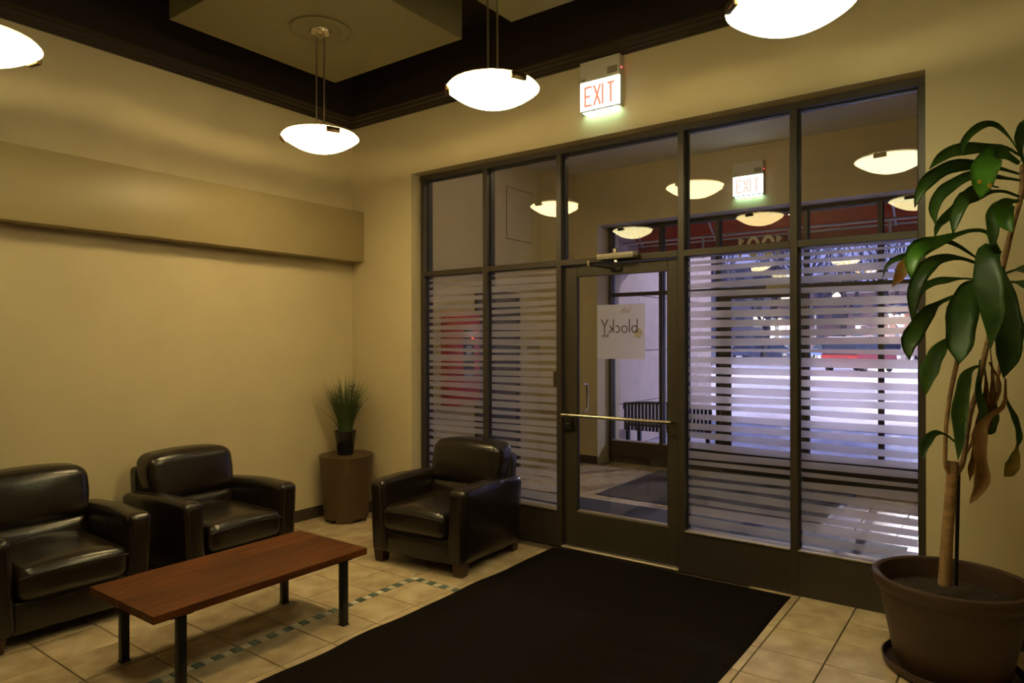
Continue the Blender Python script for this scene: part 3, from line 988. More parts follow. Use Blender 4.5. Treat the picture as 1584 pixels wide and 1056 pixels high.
for yy in (-0.46, 0.46):
    box('leg_bracket', -0.285, 0.285, yy - 0.05, yy + 0.05, TZ - TT - 0.012, TZ - TT - 0.0005, M_BLACK, tb)
    for xx in (-0.27, 0.27):
        lg = box('leg', xx - 0.019, xx + 0.019, yy - 0.019, yy + 0.019, 0.0, TZ - TT - 0.012, M_BLACK, tb, bevel=0.003)
        box('leg_glide', xx - 0.021, xx + 0.021, yy - 0.021, yy + 0.021, 0.0, 0.008, M_BLACK, lg)

# ------------------------------------------------------------------ drum side table and grass plant
dr = tag(empty('drum_table', (-4.74, 4.0, 0)), 'brown tapered drum side table in the corner under the grass plant', 'side table')
lathe('drum_body', [(0, 0.03), (0.190, 0.03), (0.194, 0.06), (0.214, 0.30), (0.232, 0.555), (0.232, 0.56), (0, 0.56)], M_DRUM, dr, (0, 0, 0), 48)
lathe('drum_top', [(0, 0.56), (0.236, 0.56), (0.236, 0.572), (0.232, 0.576), (0, 0.576)], M_DRUM, dr, (0, 0, 0), 48)
for a in range(4):
    f = box('drum_foot', -0.07, 0.07, -0.02, 0.02, 0, 0.032, M_DRUM, dr)
    f.location = (0.155 * math.cos(R(45 + 90 * a)), 0.155 * math.sin(R(45 + 90 * a)), 0)
    f.rotation_euler = (0, 0, R(135 + 90 * a))
gp = tag(empty('potted_grass', (-4.735, 3.985, 0.576)), 'tufted green grass plant in glossy black pot on the drum table', 'plant')
lathe('pot', [(0, 0), (0.062, 0), (0.068, 0.01), (0.095, 0.20), (0.098, 0.205), (0.093, 0.208), (0.088, 0.19), (0, 0.19)], M_POTBLK, gp, (0, 0, 0), 32)
bm = bmesh.new()
for i in range(330):
    a = random.uniform(0, 2 * math.pi)
    r0 = 0.06 * math.sqrt(random.random())
    h = random.uniform(0.40, 0.57)
    out = random.uniform(0.05, 0.30) * (1 if random.random() < 0.9 else 1.5)
    if out > 0.30:
        h *= 0.8
    c, s = math.cos(a), math.sin(a)
    side = Vector((-s, c, 0))
    prev = None
    for j in range(6):
        t = j / 5
        rr = r0 + out * t ** 1.6
        z = 0.19 + h * (t - 0.09 * t ** 3 * (out / 0.15))
        pos = Vector((c * rr, s * rr, z))
        pos.x = max(pos.x, -0.26)
        pos.y = min(pos.y, 0.30)
        w = 0.0044 * (1 - t * 0.93)
        cur = (bm.verts.new(pos - side * w), bm.verts.new(pos + side * w))
        if prev:
            bm.faces.new((prev[0], prev[1], cur[1], cur[0]))
        prev = cur
go = fin('blades', bm, M_GRASS, gp)
go['kind'] = 'stuff'
bm = bmesh.new()
base = Vector((0.075, 0.02, 0.56))
tube_into(bm, [(0.02, 0, 0.2), (0.05, 0.01, 0.42), base], 0.0022, 5)
for i in range(9):
    a = i * 2.4
    q = base + Vector((0.0, 0, 0.012 * (i - 5)))
    e = q + Vector((math.cos(a) * 0.03, math.sin(a) * 0.03, 0.022))
    tube_into(bm, [q, (q + e) / 2 + Vector((0, 0, 0.006)), e], [0.002, 0.007, 0.001], 5)
fin('flower_sprig', bm, M_SPRIG, gp)

# ------------------------------------------------------------------ corn plant
PD = 3.233
pc = at(1471, 893, PD)
PX, PY = pc.x, pc.y
cp = tag(empty('corn_plant', (PX, PY, 0)), 'tall corn plant with drooping leaves in a brown pot at the right', 'plant')
lathe('saucer', [(0, 0.0), (0.255, 0.0), (0.285, 0.012), (0.292, 0.045), (0.285, 0.047), (0.272, 0.018), (0, 0.012)], M_POT, cp, (0, 0, 0), 48)
lathe('pot', [(0, 0.014), (0.225, 0.014), (0.235, 0.03), (0.305, 0.375), (0.318, 0.385), (0.333, 0.405), (0.337, 0.43), (0.33, 0.448), (0.315, 0.452), (0.302, 0.445), (0.296, 0.42), (0.285, 0.33), (0.0, 0.33)], M_POT, cp, (0, 0, 0), 64)
bm = bmesh.new()
N = 24
for i in range(N):
    for j in range(N):
        pass
rings = []
for k in range(9):
    r = 0.289 * k / 8
    if k == 0:
        rings.append([bm.verts.new((0, 0, 0.352))]); continue
    rings.append([bm.verts.new((r * math.cos(2 * math.pi * i / 40), r * math.sin(2 * math.pi * i / 40), 0.350 + random.uniform(-0.006, 0.008))) for i in range(40)])
for A, B in zip(rings, rings[1:]):
    for i in range(40):
        j = (i + 1) % 40
        if len(A) == 1: bm.faces.new((A[0], B[i], B[j]))
        else: bm.faces.new((A[i], B[i], B[j], A[j]))
fin('soil', bm, M_SOIL, cp, True)['kind'] = 'stuff'

def loc(px, py, d):
    return at(px, py, d) - Vector((PX, PY, 0))
def smooth_path(P, n=16):
    P = [Vector(p) for p in P]
    Q = [P[0] * 2 - P[1]] + P + [P[-1] * 2 - P[-2]]
    out = []
    m = len(P) - 1
    for i in range(n + 1):
        t = i / n * m
        k = min(int(t), m - 1)
        u = t - k
        a, b, c, d = Q[k], Q[k + 1], Q[k + 2], Q[k + 3]
        out.append(0.5 * ((2 * b) + (c - a) * u + (2 * a - 5 * b + 4 * c - d) * u * u + (3 * b - a - 3 * c + d) * u ** 3))
    return out
def cane(name, pix, d0, d1, r0, r1, parent=cp, rings_=True):
    pts = [loc(px, py, d0 + (d1 - d0) * i / (len(pix) - 1)) for i, (px, py) in enumerate(pix)]
    n = 30
    path = smooth_path(pts, n)
    rad = [(r0 + (r1 - r0) * i / n) * (1.07 if rings_ and i % 2 else 1.0) for i in range(n + 1)]
    return tube(name, path, rad, M_CANE, parent, 12)
cane('trunk', [(1461, 905), (1463, 870), (1466, 820), (1470, 770), (1474, 713)], PD, PD, 0.027, 0.0225)
cane('cane', [(1470, 734), (1463, 722), (1462, 700), (1464, 655), (1470, 610), (1480, 562), (1490, 520), (1500, 470), (1510, 430), (1516, 400)], PD - 0.005, PD - 0.02, 0.0085, 0.011)
cane('cane', [(1478, 734), (1486, 724), (1491, 708), (1496, 668), (1503, 631), (1513, 600), (1524, 545), (1540, 480), (1550, 420), (1566, 350), (1580, 300), (1582, 255)], PD + 0.005, PD - 0.02, 0.0105, 0.012)
cane('cane', [(1482, 722), (1500, 690), (1520, 640), (1540, 600), (1550, 540), (1556, 480), (1552, 420)], PD + 0.03, PD + 0.05, 0.006, 0.010)
tube('stake', [loc(1479, 905, PD + 0.04), loc(1483, 715, PD + 0.04)], 0.0085, M_BLACK, cp, 8)

def leaf(pix, wpx, d0, d1, m, tilt=0.0, petiole=0.15, tipw=0.0, fold=0.18, wav=0.06, name='leaf'):
    n = 18
    k = len(pix) - 1
    pts = [loc(px, py, d0 + (d1 - d0) * (i / k)) for i, (px, py) in enumerate(pix)]
    path = smooth_path(pts, n)
    wm = wpx / FPX * (d0 + d1) / 2
    bm = bmesh.new()
    rows_ = []
    for i, p in enumerate(path):
        t = i / n
        tg = (path[min(i + 1, n)] - path[max(i - 1, 0)]).normalized()
        view = (p + Vector((PX, PY, 0)) - Vector((0, 0, CAMZ))).normalized()
        s = tg.cross(view)
        if s.length < 0.05:
            s = RT.copy()
        s.normalize()
        nn = s.cross(tg).normalized()
        a = tilt + wav * 3 * math.sin(t * 9 + wpx)
        s2 = s * math.cos(a) + nn * math.sin(a)
        n2 = s2.cross(tg).normalized()
        if t < petiole:
            w = 0.16 + 0.10 * t / petiole
        else:
            q = (t - petiole) / (1 - petiole)
            w = 0.26 + 0.74 * math.sin(min(1, q * 1.9) * math.pi / 2)
            if q > 0.55:
                w *= max(0.0, 1 - ((q - 0.55) / 0.45) ** 2.2)
        w = max(w, 0.03) * wm / 2
        wob = 1 + wav * math.sin(t * 23 + wpx * 1.7)
        row = []
        for u in (-1, -0.55, 0, 0.55, 1):
            row.append(bm.verts.new(p + s2 * (u * w * wob) - n2 * (abs(u) ** 1.5 * w * fold)))
        rows_.append(row)
    for A, B in zip(rows_, rows_[1:]):
        for j in range(4):
            bm.faces.new((A[j], A[j + 1], B[j + 1], B[j]))
    # give the blade a thickness
    bmesh.ops.solidify(bm, geom=bm.faces[:], thickness=0.0012)
    return fin(name, bm, m, cp, True)

D0 = PD - 0.02
leaf([(1581, 243), (1562, 213), (1541, 193), (1520, 193), (1499, 208), (1489, 226), (1493, 241)], 12, D0, D0 - 0.10, M_LEAF, tilt=0.3)
leaf([(1579, 241), (1555, 228), (1529, 229), (1506, 229), (1475, 233), (1454, 244), (1437, 262)], 19, D0, D0 - 0.05, M_LEAF)
L3 = leaf([(1577, 253), (1556, 240), (1538, 238), (1525, 258), (1520, 283), (1516, 308)], 37, D0, D0 - 0.22, M_LEAF2, fold=0.12)
leaf([(1577, 269), (1541, 259), (1506, 255), (1470, 258), (1440, 275), (1423, 297), (1415, 321)], 21, D0, D0 + 0.02, M_LEAF)
leaf([(1579, 279), (1553, 275), (1506, 270), (1473, 286), (1453, 303), (1444, 324), (1448, 349)], 19, D0, D0 - 0.08, M_LEAF)
leaf([(1579, 305), (1553, 296), (1529, 297), (1510, 303), (1492, 307), (1480, 332), (1474, 363)], 22, D0, D0 - 0.12, M_LEAF, petiole=0.3)
leaf([(1545, 290), (1520, 285), (1501, 293), (1482, 317), (1463, 336), (1451, 349), (1446, 368)], 14, D0 + 0.05, D0 + 0.10, M_LEAF)
leaf([(1577, 310), (1560, 313), (1552, 321), (1554, 340), (1567, 360)], 27, D0 - 0.05, D0 - 0.20, M_LEAF2, fold=0.3)
leaf([(1574, 312), (1550, 315), (1538, 326), (1536, 355), (1535, 388)], 19, D0, D0 - 0.10, M_LEAF)
leaf([(1548, 392), (1529, 361), (1506, 356), (1482, 362), (1450, 374), (1424, 383), (1412, 400), (1409, 432)], 28, D0, D0 - 0.18, M_LEAF2, petiole=0.45, fold=0.1)
leaf([(1530, 412), (1505, 395), (1482, 380), (1460, 372), (1440, 380), (1411, 393), (1387, 400), (1372, 411), (1365, 430)], 10, D0, D0 - 0.02, M_LEAF, petiole=0.1)
leaf([(1440, 388), (1420, 396), (1402, 408), (1392, 425), (1380, 444)], 19, D0 - 0.10, D0 - 0.14, M_LEAFR, petiole=0.1)
leaf([(1525, 415), (1500, 403), (1475, 398), (1452, 401), (1434, 413), (1420, 436), (1413, 465), (1413, 508)], 23, D0, D0 - 0.08, M_LEAF, petiole=0.25)
leaf([(1522, 434), (1500, 431), (1482, 431), (1465, 433), (1446, 436), (1428, 446), (1417, 470)], 12, D0 + 0.03, D0 + 0.05, M_LEAF, petiole=0.3)
leaf([(1520, 458), (1497, 453), (1475, 459), (1450, 470), (1434, 485), (1417, 510), (1406, 532), (1407, 557)], 27, D0, D0 - 0.15, M_LEAF, petiole=0.42)
leaf([(1520, 432), (1507, 440), (1496, 455), (1489, 480), (1486, 515), (1485, 542), (1483, 563)], 42, D0 - 0.06, D0 - 0.22, M_LEAF, petiole=0.08, fold=0.1)
leaf([(1488, 520), (1468, 526), (1452, 542), (1441, 565), (1434, 586), (1431, 612)], 25, D0 + 0.06, D0 + 0.02, M_LEAF)
leaf([(1545, 398), (1534, 386), (1528, 395), (1528, 424), (1532, 460), (1535, 495), (1532, 540)], 38, D0 - 0.10, D0 - 0.26, M_LEAF, petiole=0.04, fold=0.1)
leaf([(1549, 412), (1552, 440), (1559, 483), (1561, 518), (1559, 553), (1552, 585)], 38, D0 - 0.05, D0 - 0.12, M_LEAF, petiole=0.08)
leaf([(1548, 426), (1562, 420), (1580, 416), (1604, 418), (1630, 436)], 16, D0, D0 - 0.2, M_LEAF, petiole=0.4)
leaf([(1548, 440), (1562, 436), (1580, 438), (1604, 448), (1625, 480)], 16, D0, D0 - 0.15, M_LEAF, petiole=0.4)
leaf([(1582, 262), (1592, 225), (1604, 215), (1622, 240), (1630, 290)], 24, D0, D0 - 0.1, M_LEAF)
leaf([(1582, 250), (1578, 226), (1580, 205), (1592, 190), (1606, 205)], 18, D0, D0 - 0.25, M_LEAF)
leaf([(1515, 566), (1504, 570), (1494, 582), (1488, 610), (1484, 640), (1485, 676), (1482, 712)], 22, D0 - 0.04, D0 - 0.02, M_LEAF)
leaf([(1484, 690), (1466, 674), (1450, 669), (1438, 676), (1429, 692), (1428, 710)], 14, D0, D0 - 0.05, M_LEAF, petiole=0.3)
leaf([(1556, 610), (1560, 625), (1570, 647), (1577, 676), (1572, 696)], 9, D0, D0 - 0.03, M_LEAF, wav=0.12)
leaf([(1574, 686), (1572, 698), (1568, 716), (1562, 728), (1553, 737)], 19, D0 - 0.03, D0 - 0.05, M_LEAFY, petiole=0.2)
leaf([(1555, 585), (1553, 626), (1530, 646), (1516, 671), (1515, 712), (1518, 742), (1510, 766), (1500, 779)], 21, D0 - 0.04, D0 - 0.10, M_DRY, wav=0.16, fold=0.4)
leaf([(1530, 560), (1548, 600), (1522, 647), (1511, 695), (1505, 720), (1500, 744)], 15, D0 + 0.02, D0, M_DRY, wav=0.16, fold=0.4)
leaf([(1520, 545), (1525, 600), (1516, 655), (1520, 690), (1514, 722)], 12, D0 + 0.03, D0 - 0.04, M_DRY, wav=0.16, fold=0.4)
leaf([(1532, 540), (1536, 590), (1530, 640), (1524, 690)], 9, D0 + 0.02, D0, M_DRY, wav=0.16, fold=0.4)
leaf([(1516, 556), (1513, 600), (1522, 640), (1518, 664)], 12, D0, D0 - 0.02, M_LEAF, wav=0.1)
leaf([(1536, 600), (1540, 640), (1532, 664), (1526, 672)], 14, D0 + 0.06, D0 + 0.05, M_LEAF, wav=0.1)
# yellow spots of the large hanging leaf
for (px, py, rr) in ((1515.5, 281, 0.011), (1531, 287, 0.012)):
    c = loc(px, py, D0 - 0.225)
    sp = lathe('yellow_spot', [(0, 0), (rr, 0), (rr * 0.7, 0.001), (0, 0.0015)], M_SPOT, cp, (0, 0, 0), 12)
    sp.location = c
    sp.rotation_euler = (R(90), 0, yaw)

# ------------------------------------------------------------------ vestibule fittings
fa = tag(empty('fire_alarm_cabinet', (VX0, 5.61, 0.88)), 'red fire alarm cabinet on the vestibule wall behind the striped glass', 'alarm panel')
box('cabinet', 0, 0.09, -0.265, 0.265, 0, 1.0, M_RED, fa, bevel=0.006)
dd = box('cabinet_door', 0.09, 0.105, -0.26, 0.26, 0.005, 0.995, M_RED, fa, bevel=0.004)
box('display_window', 0.105, 0.109, -0.02, 0.15, 0.30, 0.86, M_GLASSD, dd)
box('display', 0.109, 0.111, 0.02, 0.11, 0.55, 0.64, mat('grey_display', (0.35, 0.38, 0.48), 0.3), dd)
box('display', 0.109, 0.111, -0.01, 0.14, 0.31, 0.38, MATS['grey_display'], dd)
lathe('lock_knob', [(0, 0), (0.012, 0), (0.012, 0.014), (0, 0.014)], M_GASKET, dd, (0.105, -0.15, 0.60), 10)
box('status_lamp', 0.111, 0.114, 0.112, 0.140, 0.76, 0.79, mat('white_status', (1, 1, 1), 0.4, emit=(0.8, 0.9, 1), estr=3), dd)
box('status_lamp', 0.111, 0.114, 0.112, 0.140, 0.715, 0.745, mat('dim_red_led', (0.8, 0.1, 0.05), 0.4, emit=(1.0, 0.08, 0.03), estr=1.5), dd)
# inner door of the vestibule wall
d3 = struct(empty('door_3', (VX0, 6.32, 0)), 'dark brown side door in the vestibule wall')
box('leaf', 0, 0.03, -0.36, 0.36, 0.01, 2.10, M_DOORD, d3)
for a, b in ((-0.41, -0.36), (0.36, 0.41)):
    box('jamb', 0, 0.045, a, b, 0, 2.15, M_FRAME, d3)
box('jamb_head', 0, 0.045, -0.36, 0.36, 2.10, 2.15, M_FRAME, d3)
lathe('door_knob', [(0, 0), (0.014, 0), (0.014, 0.03), (0.028, 0.045), (0.028, 0.06), (0, 0.07)], M_CHROME, d3, (0.03, -0.29, 1.0), 16).rotation_euler = (0, 0, 0)
ic = tag(empty('intercom_shelf', (VX0, 7.07, 1.46)), 'small pale metal shelf bracket on the vestibule wall beside the pilaster', 'shelf')
box('upper_ledge', 0, 0.07, -0.14, 0.14, 0.105, 0.12, M_PANELW, ic)
box('lower_ledge', 0, 0.07, -0.14, 0.14, 0.0, 0.015, M_PANELW, ic)
box('back_plate', 0, 0.008, -0.14, 0.14, 0.015, 0.105, M_CLOSER, ic)

# ------------------------------------------------------------------ outside: paving, street, awning
struct(box('pavement', -14, 14, YE, 13.2, -0.25, -0.03, M_WET), 'wet paving tinted with reflected sky blue outside the street door')
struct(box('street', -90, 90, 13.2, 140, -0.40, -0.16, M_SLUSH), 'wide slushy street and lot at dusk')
struct(box('kerb', -30, 30, 13.2, 13.4, -0.25, -0.02, M_KERB))
def drift(x0, x1, y0, y1, h, label):
    bm = bmesh.new()
    nx, ny = 46, 8
    g = []
    for i in range(nx + 1):
        row = []
        for j in range(ny + 1):
            u, v = i / nx, j / ny
            z = h * math.sin(v * math.pi) * math.sin(u * math.pi) ** 0.35 * (0.75 + 0.35 * math.sin(u * 37) * math.sin(u * 13 + 1))
            row.append(bm.verts.new((x0 + (x1 - x0) * u, y0 + (y1 - y0) * v + 0.3 * math.sin(u * 21), -0.17 + max(z, 0) + random.uniform(0, h * 0.08))))
        g.append(row)
    for i in range(nx):
        for j in range(ny):
            bm.faces.new((g[i][j], g[i + 1][j], g[i + 1][j + 1], g[i][j + 1]))
    o = fin('snow_bank', bm, M_SNOW, None, True)
    tag(o, label, 'snow', kind='stuff')
drift(-16, 2, 14.0, 16.2, 0.16, 'low dirty snow ridge along the kerb outside')
drift(-24, 4, 21, 24.5, 0.22, 'broad snow ridge across the middle of the street')

# stone side wall left of the street door
sw = struct(box('wall_outer_left', -5.7, -4.72, YE, 13.0, -0.25, 4.6, M_MORTAR), 'pale limestone wall outside at the left')
zs = [-0.03, 0.62, 1.42, 2.28, 3.2, 4.5]
for i, (z0, z1) in enumerate(zip(zs, zs[1:])):
    yy = YE
    k = 0
    while yy < 12.95:
        ln = 0.9 if (i % 2 and k == 0) else 1.55
        y2 = min(13.0, yy + ln)
        box('stone_slab', -4.72, -4.69, yy + 0.006, y2 - 0.006, z0 + 0.006, z1 - 0.006, M_STONE, sw)
        yy = y2; k += 1
# slatted bench outside the window
be = tag(empty('street_bench', (-4.02, 9.05, -0.03)), 'black slatted metal bench outside the street window', 'bench')
tube('back_rim', [(-0.55, 0.0, 0.60)] + [(-0.55 + 1.3 * t, 0.0, 0.68 + 0.035 * math.sin(t * math.pi)) for t in [i / 10 for i in range(11)]] + [(0.75, 0, 0.60)], 0.02, M_BENCH, be, 8)
for i in range(24):
    x = -0.53 + i * 0.055
    box('back_slat', x - 0.020, x + 0.020, -0.008, 0.008, 0.30, 0.685 + 0.03 * math.sin((x + 0.55) / 1.3 * math.pi), M_BENCH, be)
box('bench_seat', -0.55, 0.75, 0.0, 0.45, 0.36, 0.40, M_BENCH, be, bevel=0.008)
for x in (-0.5, 0.7):
    for yy in (0.02, 0.40):
        box('leg', x - 0.025, x + 0.025, yy - 0.025, yy + 0.025, 0, 0.37, M_BENCH, be)
# awning on its pipe frame
aw = tag(empty('awning', (-2.3, YE, 0)), 'dark red canvas awning on pale pipes above the street door', 'awning')
AX0, AX1 = -2.6, 2.6
bm = bmesh.new()
A = [bm.verts.new(q) for q in ((AX0, 0.0, 4.25), (AX1, 0.0, 4.25), (AX1, 1.55, 3.05), (AX0, 1.55, 3.05))]
bm.faces.new(A)
bmesh.ops.solidify(bm, geom=bm.faces[:], thickness=0.012)
fin('canvas', bm, M_AWN, aw)
box('valance', AX0, AX1, 1.545, 1.557, 2.80, 3.05, M_AWN, aw)
for x in (AX0 + 0.006, AX1 - 0.006):
    bm = bmesh.new()
    A = [bm.verts.new(q) for q in ((x, 0.0, 4.25), (x, 1.55, 3.05), (x, 1.55, 2.80), (x, 0.0, 2.95))]
    bm.faces.new(A)
    bmesh.ops.solidify(bm, geom=bm.faces[:], thickness=0.01)
    fin('side_panel', bm, M_AWN, aw)
tube('pipe', [(AX0, 1.53, 3.04), (AX1, 1.53, 3.04)], 0.018, M_PIPE, aw)
tube('pipe', [(AX0, 1.0, 3.02), (AX1, 1.0, 3.02)], 0.018, M_PIPE, aw)
for x in (-2.3, -1.15, 0.0, 1.15, 2.3):
    tube('pipe', [(x, 0.0, 4.20), (x, 1.53, 3.02)], 0.016, M_PIPE, aw)
    tube('pipe', [(x, 1.0, 3.02), (x, 1.0, 2.72)], 0.016, M_PIPE, aw)

# ------------------------------------------------------------------ cars
def make_car(loc_, rz, colr, label, L=4.4, Wc=1.78, Hc=1.45, van=False, snow=False):
    root = tag(empty('parked_car', loc_, rz), label, 'car', 'cars in the street beyond the glass')
    m = mat('car_paint_%d_%d_%d' % tuple(int(c * 99) for c in colr), colr, 0.3, coat=0.4)
    h = L / 2
    if van:
        low = [(-h, .35), (-h, .95), (-h + .05, 1.0), (h - 1.2, 1.02), (h - .1, .9), (h, .6), (h, .35)]
        cab = [(-h + .06, 1.0), (-h + .25, Hc + .25), (h - 1.9, Hc + .28), (h - 1.2, 1.02)]
    else:
        low = [(-h, .35), (-h + .03, .85), (-h + .6, .93), (h - 1.25, .92), (h - .15, .75), (h, .55), (h, .35)]
        cab = [(-h + .45, .92), (-h + 1.05, Hc - .03), (-h + 1.6, Hc), (h - 1.95, Hc - .04), (h - 1.2, .92)]
    prism('body', low, 'y', -Wc / 2, Wc / 2, m, root, bevel=0.05)
    bm = bmesh.new()
    A = [bm.verts.new((u, -Wc / 2 + 0.06 + 0.22 * (v > 1.0), v)) for u, v in cab]
    B = [bm.verts.new((u, Wc / 2 - 0.06 - 0.22 * (v > 1.0), v)) for u, v in cab]
    bm.faces.new(A); bm.faces.new(B)
    for i in range(len(cab)):
        j = (i + 1) % len(cab)
        bm.faces.new((A[i], A[j], B[j], B[i]))
    fin('glasshouse', bm, M_CARW, root)
    ztop = max(v for u, v in cab)
    us = [u for u, v in cab if v > ztop - 0.1]
    box('roof', min(us), max(us), -Wc / 2 + 0.27, Wc / 2 - 0.27, ztop - 0.03, ztop + 0.03, M_SNOW if snow else m, root, bevel=0.02)
    for sx_ in (-h + 0.8, h - 0.85):
        for sy in (-1, 1):
            w = lathe('wheel', [(0, 0), (0.14, 0), (0.2, 0.02), (0.31, 0.02), (0.32, 0.06), (0.32, 0.18), (0, 0.18)], M_TYRE, root, (0, 0, 0), 20)
            w.rotation_euler = (R(90) * -sy, 0, 0)
            w.location = (sx_, sy * (Wc / 2 + 0.01), 0.32)
            w.rotation_euler = (R(90) if sy > 0 else R(-90), 0, 0)
            hub = lathe('hub_cap', [(0, -0.012), (0.10, -0.01), (0.15, 0.0)], M_ALU, w, (0, 0, 0), 16)
    for sy in (-0.62, 0.62):
        box('headlight', h - 0.06, h + 0.012, sy - 0.16, sy + 0.16, 0.56, 0.70, M_PANELW, root, bevel=0.01)
        box('tail_light', -h - 0.012, -h + 0.05, sy - 0.14, sy + 0.14, 0.66, 0.86, M_RED, root, bevel=0.01)
    return root
def ground(px, d, z=-0.16):
    q = at(px, 527, d)
    return (q.x, q.y, z)
make_car(ground(1330, 37), R(75), (0.35, 0.05, 0.04), 'red van with pale snowy roof seen from behind', van=True, snow=True, L=4.8, Wc=1.95, Hc=1.6)
make_car(ground(1197, 54), R(-40), (0.10, 0.11, 0.16), 'dark saloon car parked right of the row behind the fourth pane')
make_car(ground(1160, 61), R(-40), (0.13, 0.15, 0.22), 'slate blue car parked in the middle of the far row')
make_car(ground(1128, 66), R(-40), (0.62, 0.64, 0.70), 'white car parked at the left end of the far row')
make_car(ground(1280, 62), R(-60), (0.06, 0.12, 0.40), 'bright blue car far behind left of the red van')
make_car(ground(1082, 50), R(20), (0.12, 0.14, 0.20), 'dark blue car at the left rim of the fourth pane')
make_car(ground(1392, 60), R(10), (0.40, 0.42, 0.5), 'pale grey car far right behind the plant leaves')

# ------------------------------------------------------------------ street lamps
def street_lamp(px, d, h, m, label, rz=0.0, arm=1.2):
    root = tag(empty('street_lamp', ground(px, d), rz), label, 'street lamp', 'street lamps beyond the glass')
    tube('pole', [(0, 0, 0), (0, 0, h - 0.4), (0.1, 0, h - 0.1), (0.35, 0, h), (arm, 0, h + 0.05)], [0.10, 0.075, 0.07, 0.06, 0.05], M_PIPE, root, 8)
    lathe('pole_base', [(0.2, 0), (0.2, 0.25), (0.12, 0.4), (0, 0.4)], M_PIPE, root, (0, 0, 0), 12)
    box('lamp_head', arm - 0.1, arm + 0.6, -0.17, 0.17, h + 0.0, h + 0.16, M_PIPE, root, bevel=0.03)
    lathe('lamp_glass', [(0.16, 0), (0.24, -0.12), (0.2, -0.26), (0, -0.32)], m, root, (arm + 0.28, 0, h), 16, True)
    ld = bpy.data.lights.new('street_lamp_light', 'SPOT')
    ld.energy = 6000
    ld.color = (1.0, 0.92, 0.88)
    ld.spot_size = R(160)
    ld.shadow_soft_size = 0.2
    lo = bpy.data.objects.new('street_lamp_light', ld)
    COL.objects.link(lo)
    lo.parent = root
    lo.location = (arm + 0.28, 0, h - 0.36)
    return root
street_lamp(1203, 62, 3.7, M_LAMPH, 'white street lamp above the row of parked cars', R(180 - 35))
street_lamp(1262, 66, 5.6, M_LAMPH, 'tall white street lamp beside the middle upright', R(180 - 35))
street_lamp(1344, 75, 3.3, M_LAMPH, 'distant white street lamp above the red van', R(180 - 35))
street_lamp(1412, 48, 4.1, M_LAMPH, 'brightest street lamp half behind the plant leaves', R(180 - 35))
street_lamp(1215, 90, 4.6, M_LAMPO, 'amber street lamp far behind at the fourth upright', R(180 - 35), 0.8)
street_lamp(1376, 78, 4.6, M_LAMPO, 'amber street lamp far behind left of the brightest lamp', R(180 - 35), 0.8)

def added_lot_lamp(x, y, h, watts, label, rz):  # added lamps out of sight that brighten the paving and street
    root = street_lamp(1200, 60, h, M_LAMPH, label, rz, 1.6)
    root.location = (x, y, -0.16)
    for c in root.children:
        if c.type == 'LIGHT':
            c.data = c.data.copy()
            c.data.energy = watts
            c.data.color = (0.96, 0.87, 1.0)
added_lot_lamp(3.5, 15.5, 7.5, 2600, 'added unseen tall lot lamp outside to the right of the entrance', R(150))
added_lot_lamp(-19.0, 17.5, 8.0, 7000, 'added unseen tall lot lamp outside far left beyond the limestone wall', R(20))
added_lot_lamp(-1.0, 33.0, 9.0, 9000, 'added unseen tall lot lamp across the street behind the plant pot side', R(160))
added_lot_lamp(-21.0, 36.0, 9.0, 9000, 'added unseen tall lot lamp across the street at the left', R(20))

# ------------------------------------------------------------------ bare trees
def tree(px, d, h, seed, label):
    rnd = random.Random(seed)
    root = tag(empty('bare_tree', ground(px, d)), label, 'tree', 'bare trees across the street')
    bm = bmesh.new()
    def grow(p, dr, ln, r, lev):
        n = 3
        pts = [p]
        q = p.copy()
        dd = dr.copy()
        for i in range(n):
            dd = (dd + Vector((rnd.uniform(-.22, .22), rnd.uniform(-.22, .22), rnd.uniform(-.02, .16)))).normalized()
            q = q + dd * ln / n
            pts.append(q.copy())
        tube_into(bm, pts, [r, r * .87, r * .76, r * .62], 5 if lev < 2 else 3, caps=False)
        if lev >= 5:
            return
        for k in range(3 if lev < 4 else 4):
            a = rnd.uniform(0, 6.28)
            s = rnd.uniform(.45, .85)
            nd = (dd + Vector((math.cos(a) * s, math.sin(a) * s, rnd.uniform(-.1, .35)))).normalized()
            grow(pts[rnd.choice((2, 3, 3))], nd, ln * rnd.uniform(.58, .8), r * .56, lev + 1)
    grow(Vector((0, 0, 0)), Vector((0, 0, 1)), h * .28, h * .024, 0)
    fin('branches', bm, M_BARK, root)
tree(1095, 46, 13, 3, 'bare tree left behind the fourth pane')
tree(1180, 52, 12, 5, 'bare tree in the middle behind the fourth pane')
tree(1300, 58, 13, 9, 'bare tree behind the fifth pane left of its upright')
tree(1400, 50, 14, 12, 'bare tree at the far right behind the plant')
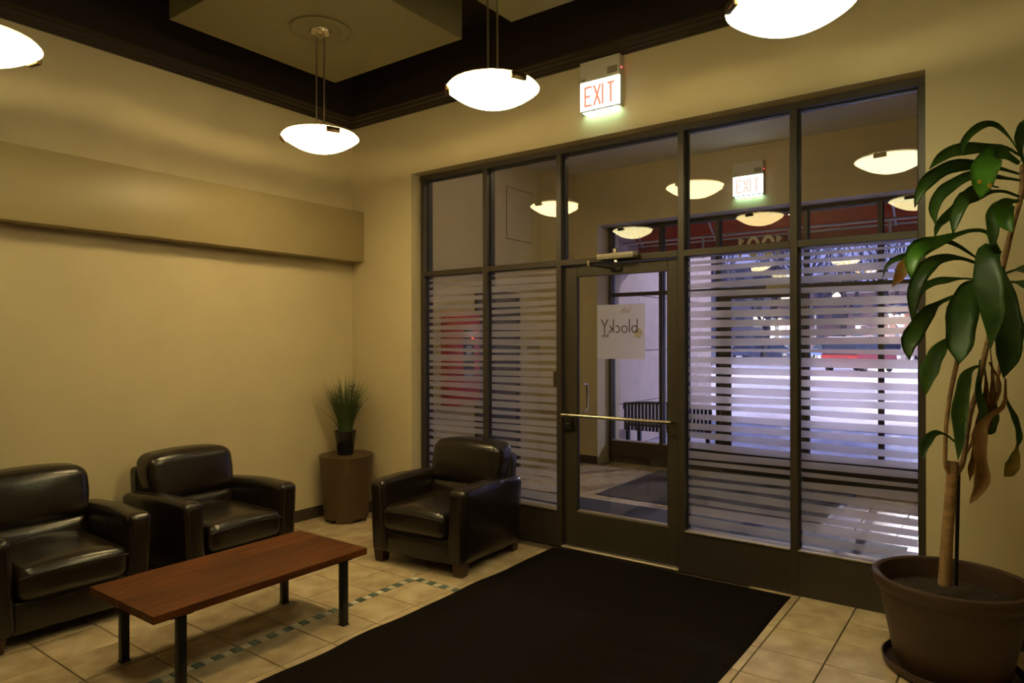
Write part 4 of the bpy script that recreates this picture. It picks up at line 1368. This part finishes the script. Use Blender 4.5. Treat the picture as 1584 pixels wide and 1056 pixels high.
tree(1250, 44, 12, 21, 'bare tree right behind the middle upright')

# ------------------------------------------------------------------ buildings across the street
WIN = {}
def building(pos, wid, hgt, dep, m, label, lit, floors, cols):
    root = tag(empty('street_building', (pos[0], pos[1], -0.16)), label, 'building', 'buildings across the street')
    box('walls', -wid / 2, wid / 2, 0, dep, 0, hgt, m, root)
    box('cornice', -wid / 2 - 0.2, wid / 2 + 0.2, -0.25, dep, hgt - 0.5, hgt, M_KERB, root)
    ww, wh = wid / cols * 0.5, hgt / floors * 0.55
    for f in range(floors):
        for c in range(cols):
            key = (round(ww, 2), round(wh, 2), (f * 7 + c * 3 + lit) % 9 == 0)
            if key not in WIN:
                bm = bmesh.new()
                bx(bm, -ww / 2, ww / 2, -0.04, 0.04, -wh / 2, wh / 2)
                bx(bm, -ww / 2, ww / 2, -0.07, 0.0, -wh / 2 - 0.12, -wh / 2)
                bmesh.ops.recalc_face_normals(bm, faces=bm.faces)
                me = bpy.data.meshes.new('window'); bm.to_mesh(me); bm.free()
                me.materials.append(M_WINL if key[2] else M_WINB)
                WIN[key] = me
            o = new('window', WIN[key], root)
            o.location = (-wid / 2 + wid * (c + 0.5) / cols, -0.02, hgt * (f + 0.5) / floors)
    return root
building((-42, 95), 11.5, 15, 10, M_BRICK1, 'tall brick building left behind the limestone wall', 5, 5, 4)
building((-30.7, 93), 9.5, 12, 10, M_BRICK2, 'grey building at the left across the street', 2, 4, 4)
building((-21.2, 96), 8.5, 10, 10, M_BRICK1, 'dark brick building in the middle across the street', 4, 3, 4)
bD = building((-11.6, 93), 9.5, 8, 10, M_BRICK1, 'low brick shop building with a lit sign across the street', 1, 2, 4)
building((-1.2, 95), 10, 13, 10, M_BRICK2, 'grey building hidden right behind the plant', 5, 4, 4)
sg = box('shop_sign', -0.2, 2.4, -0.35, 0, 3.6, 4.35, M_LAMPO, bD, bevel=0.05)
box('sign_crest', 0.7, 1.5, -0.35, 0, 4.35, 4.8, M_LAMPO, sg, bevel=0.05)
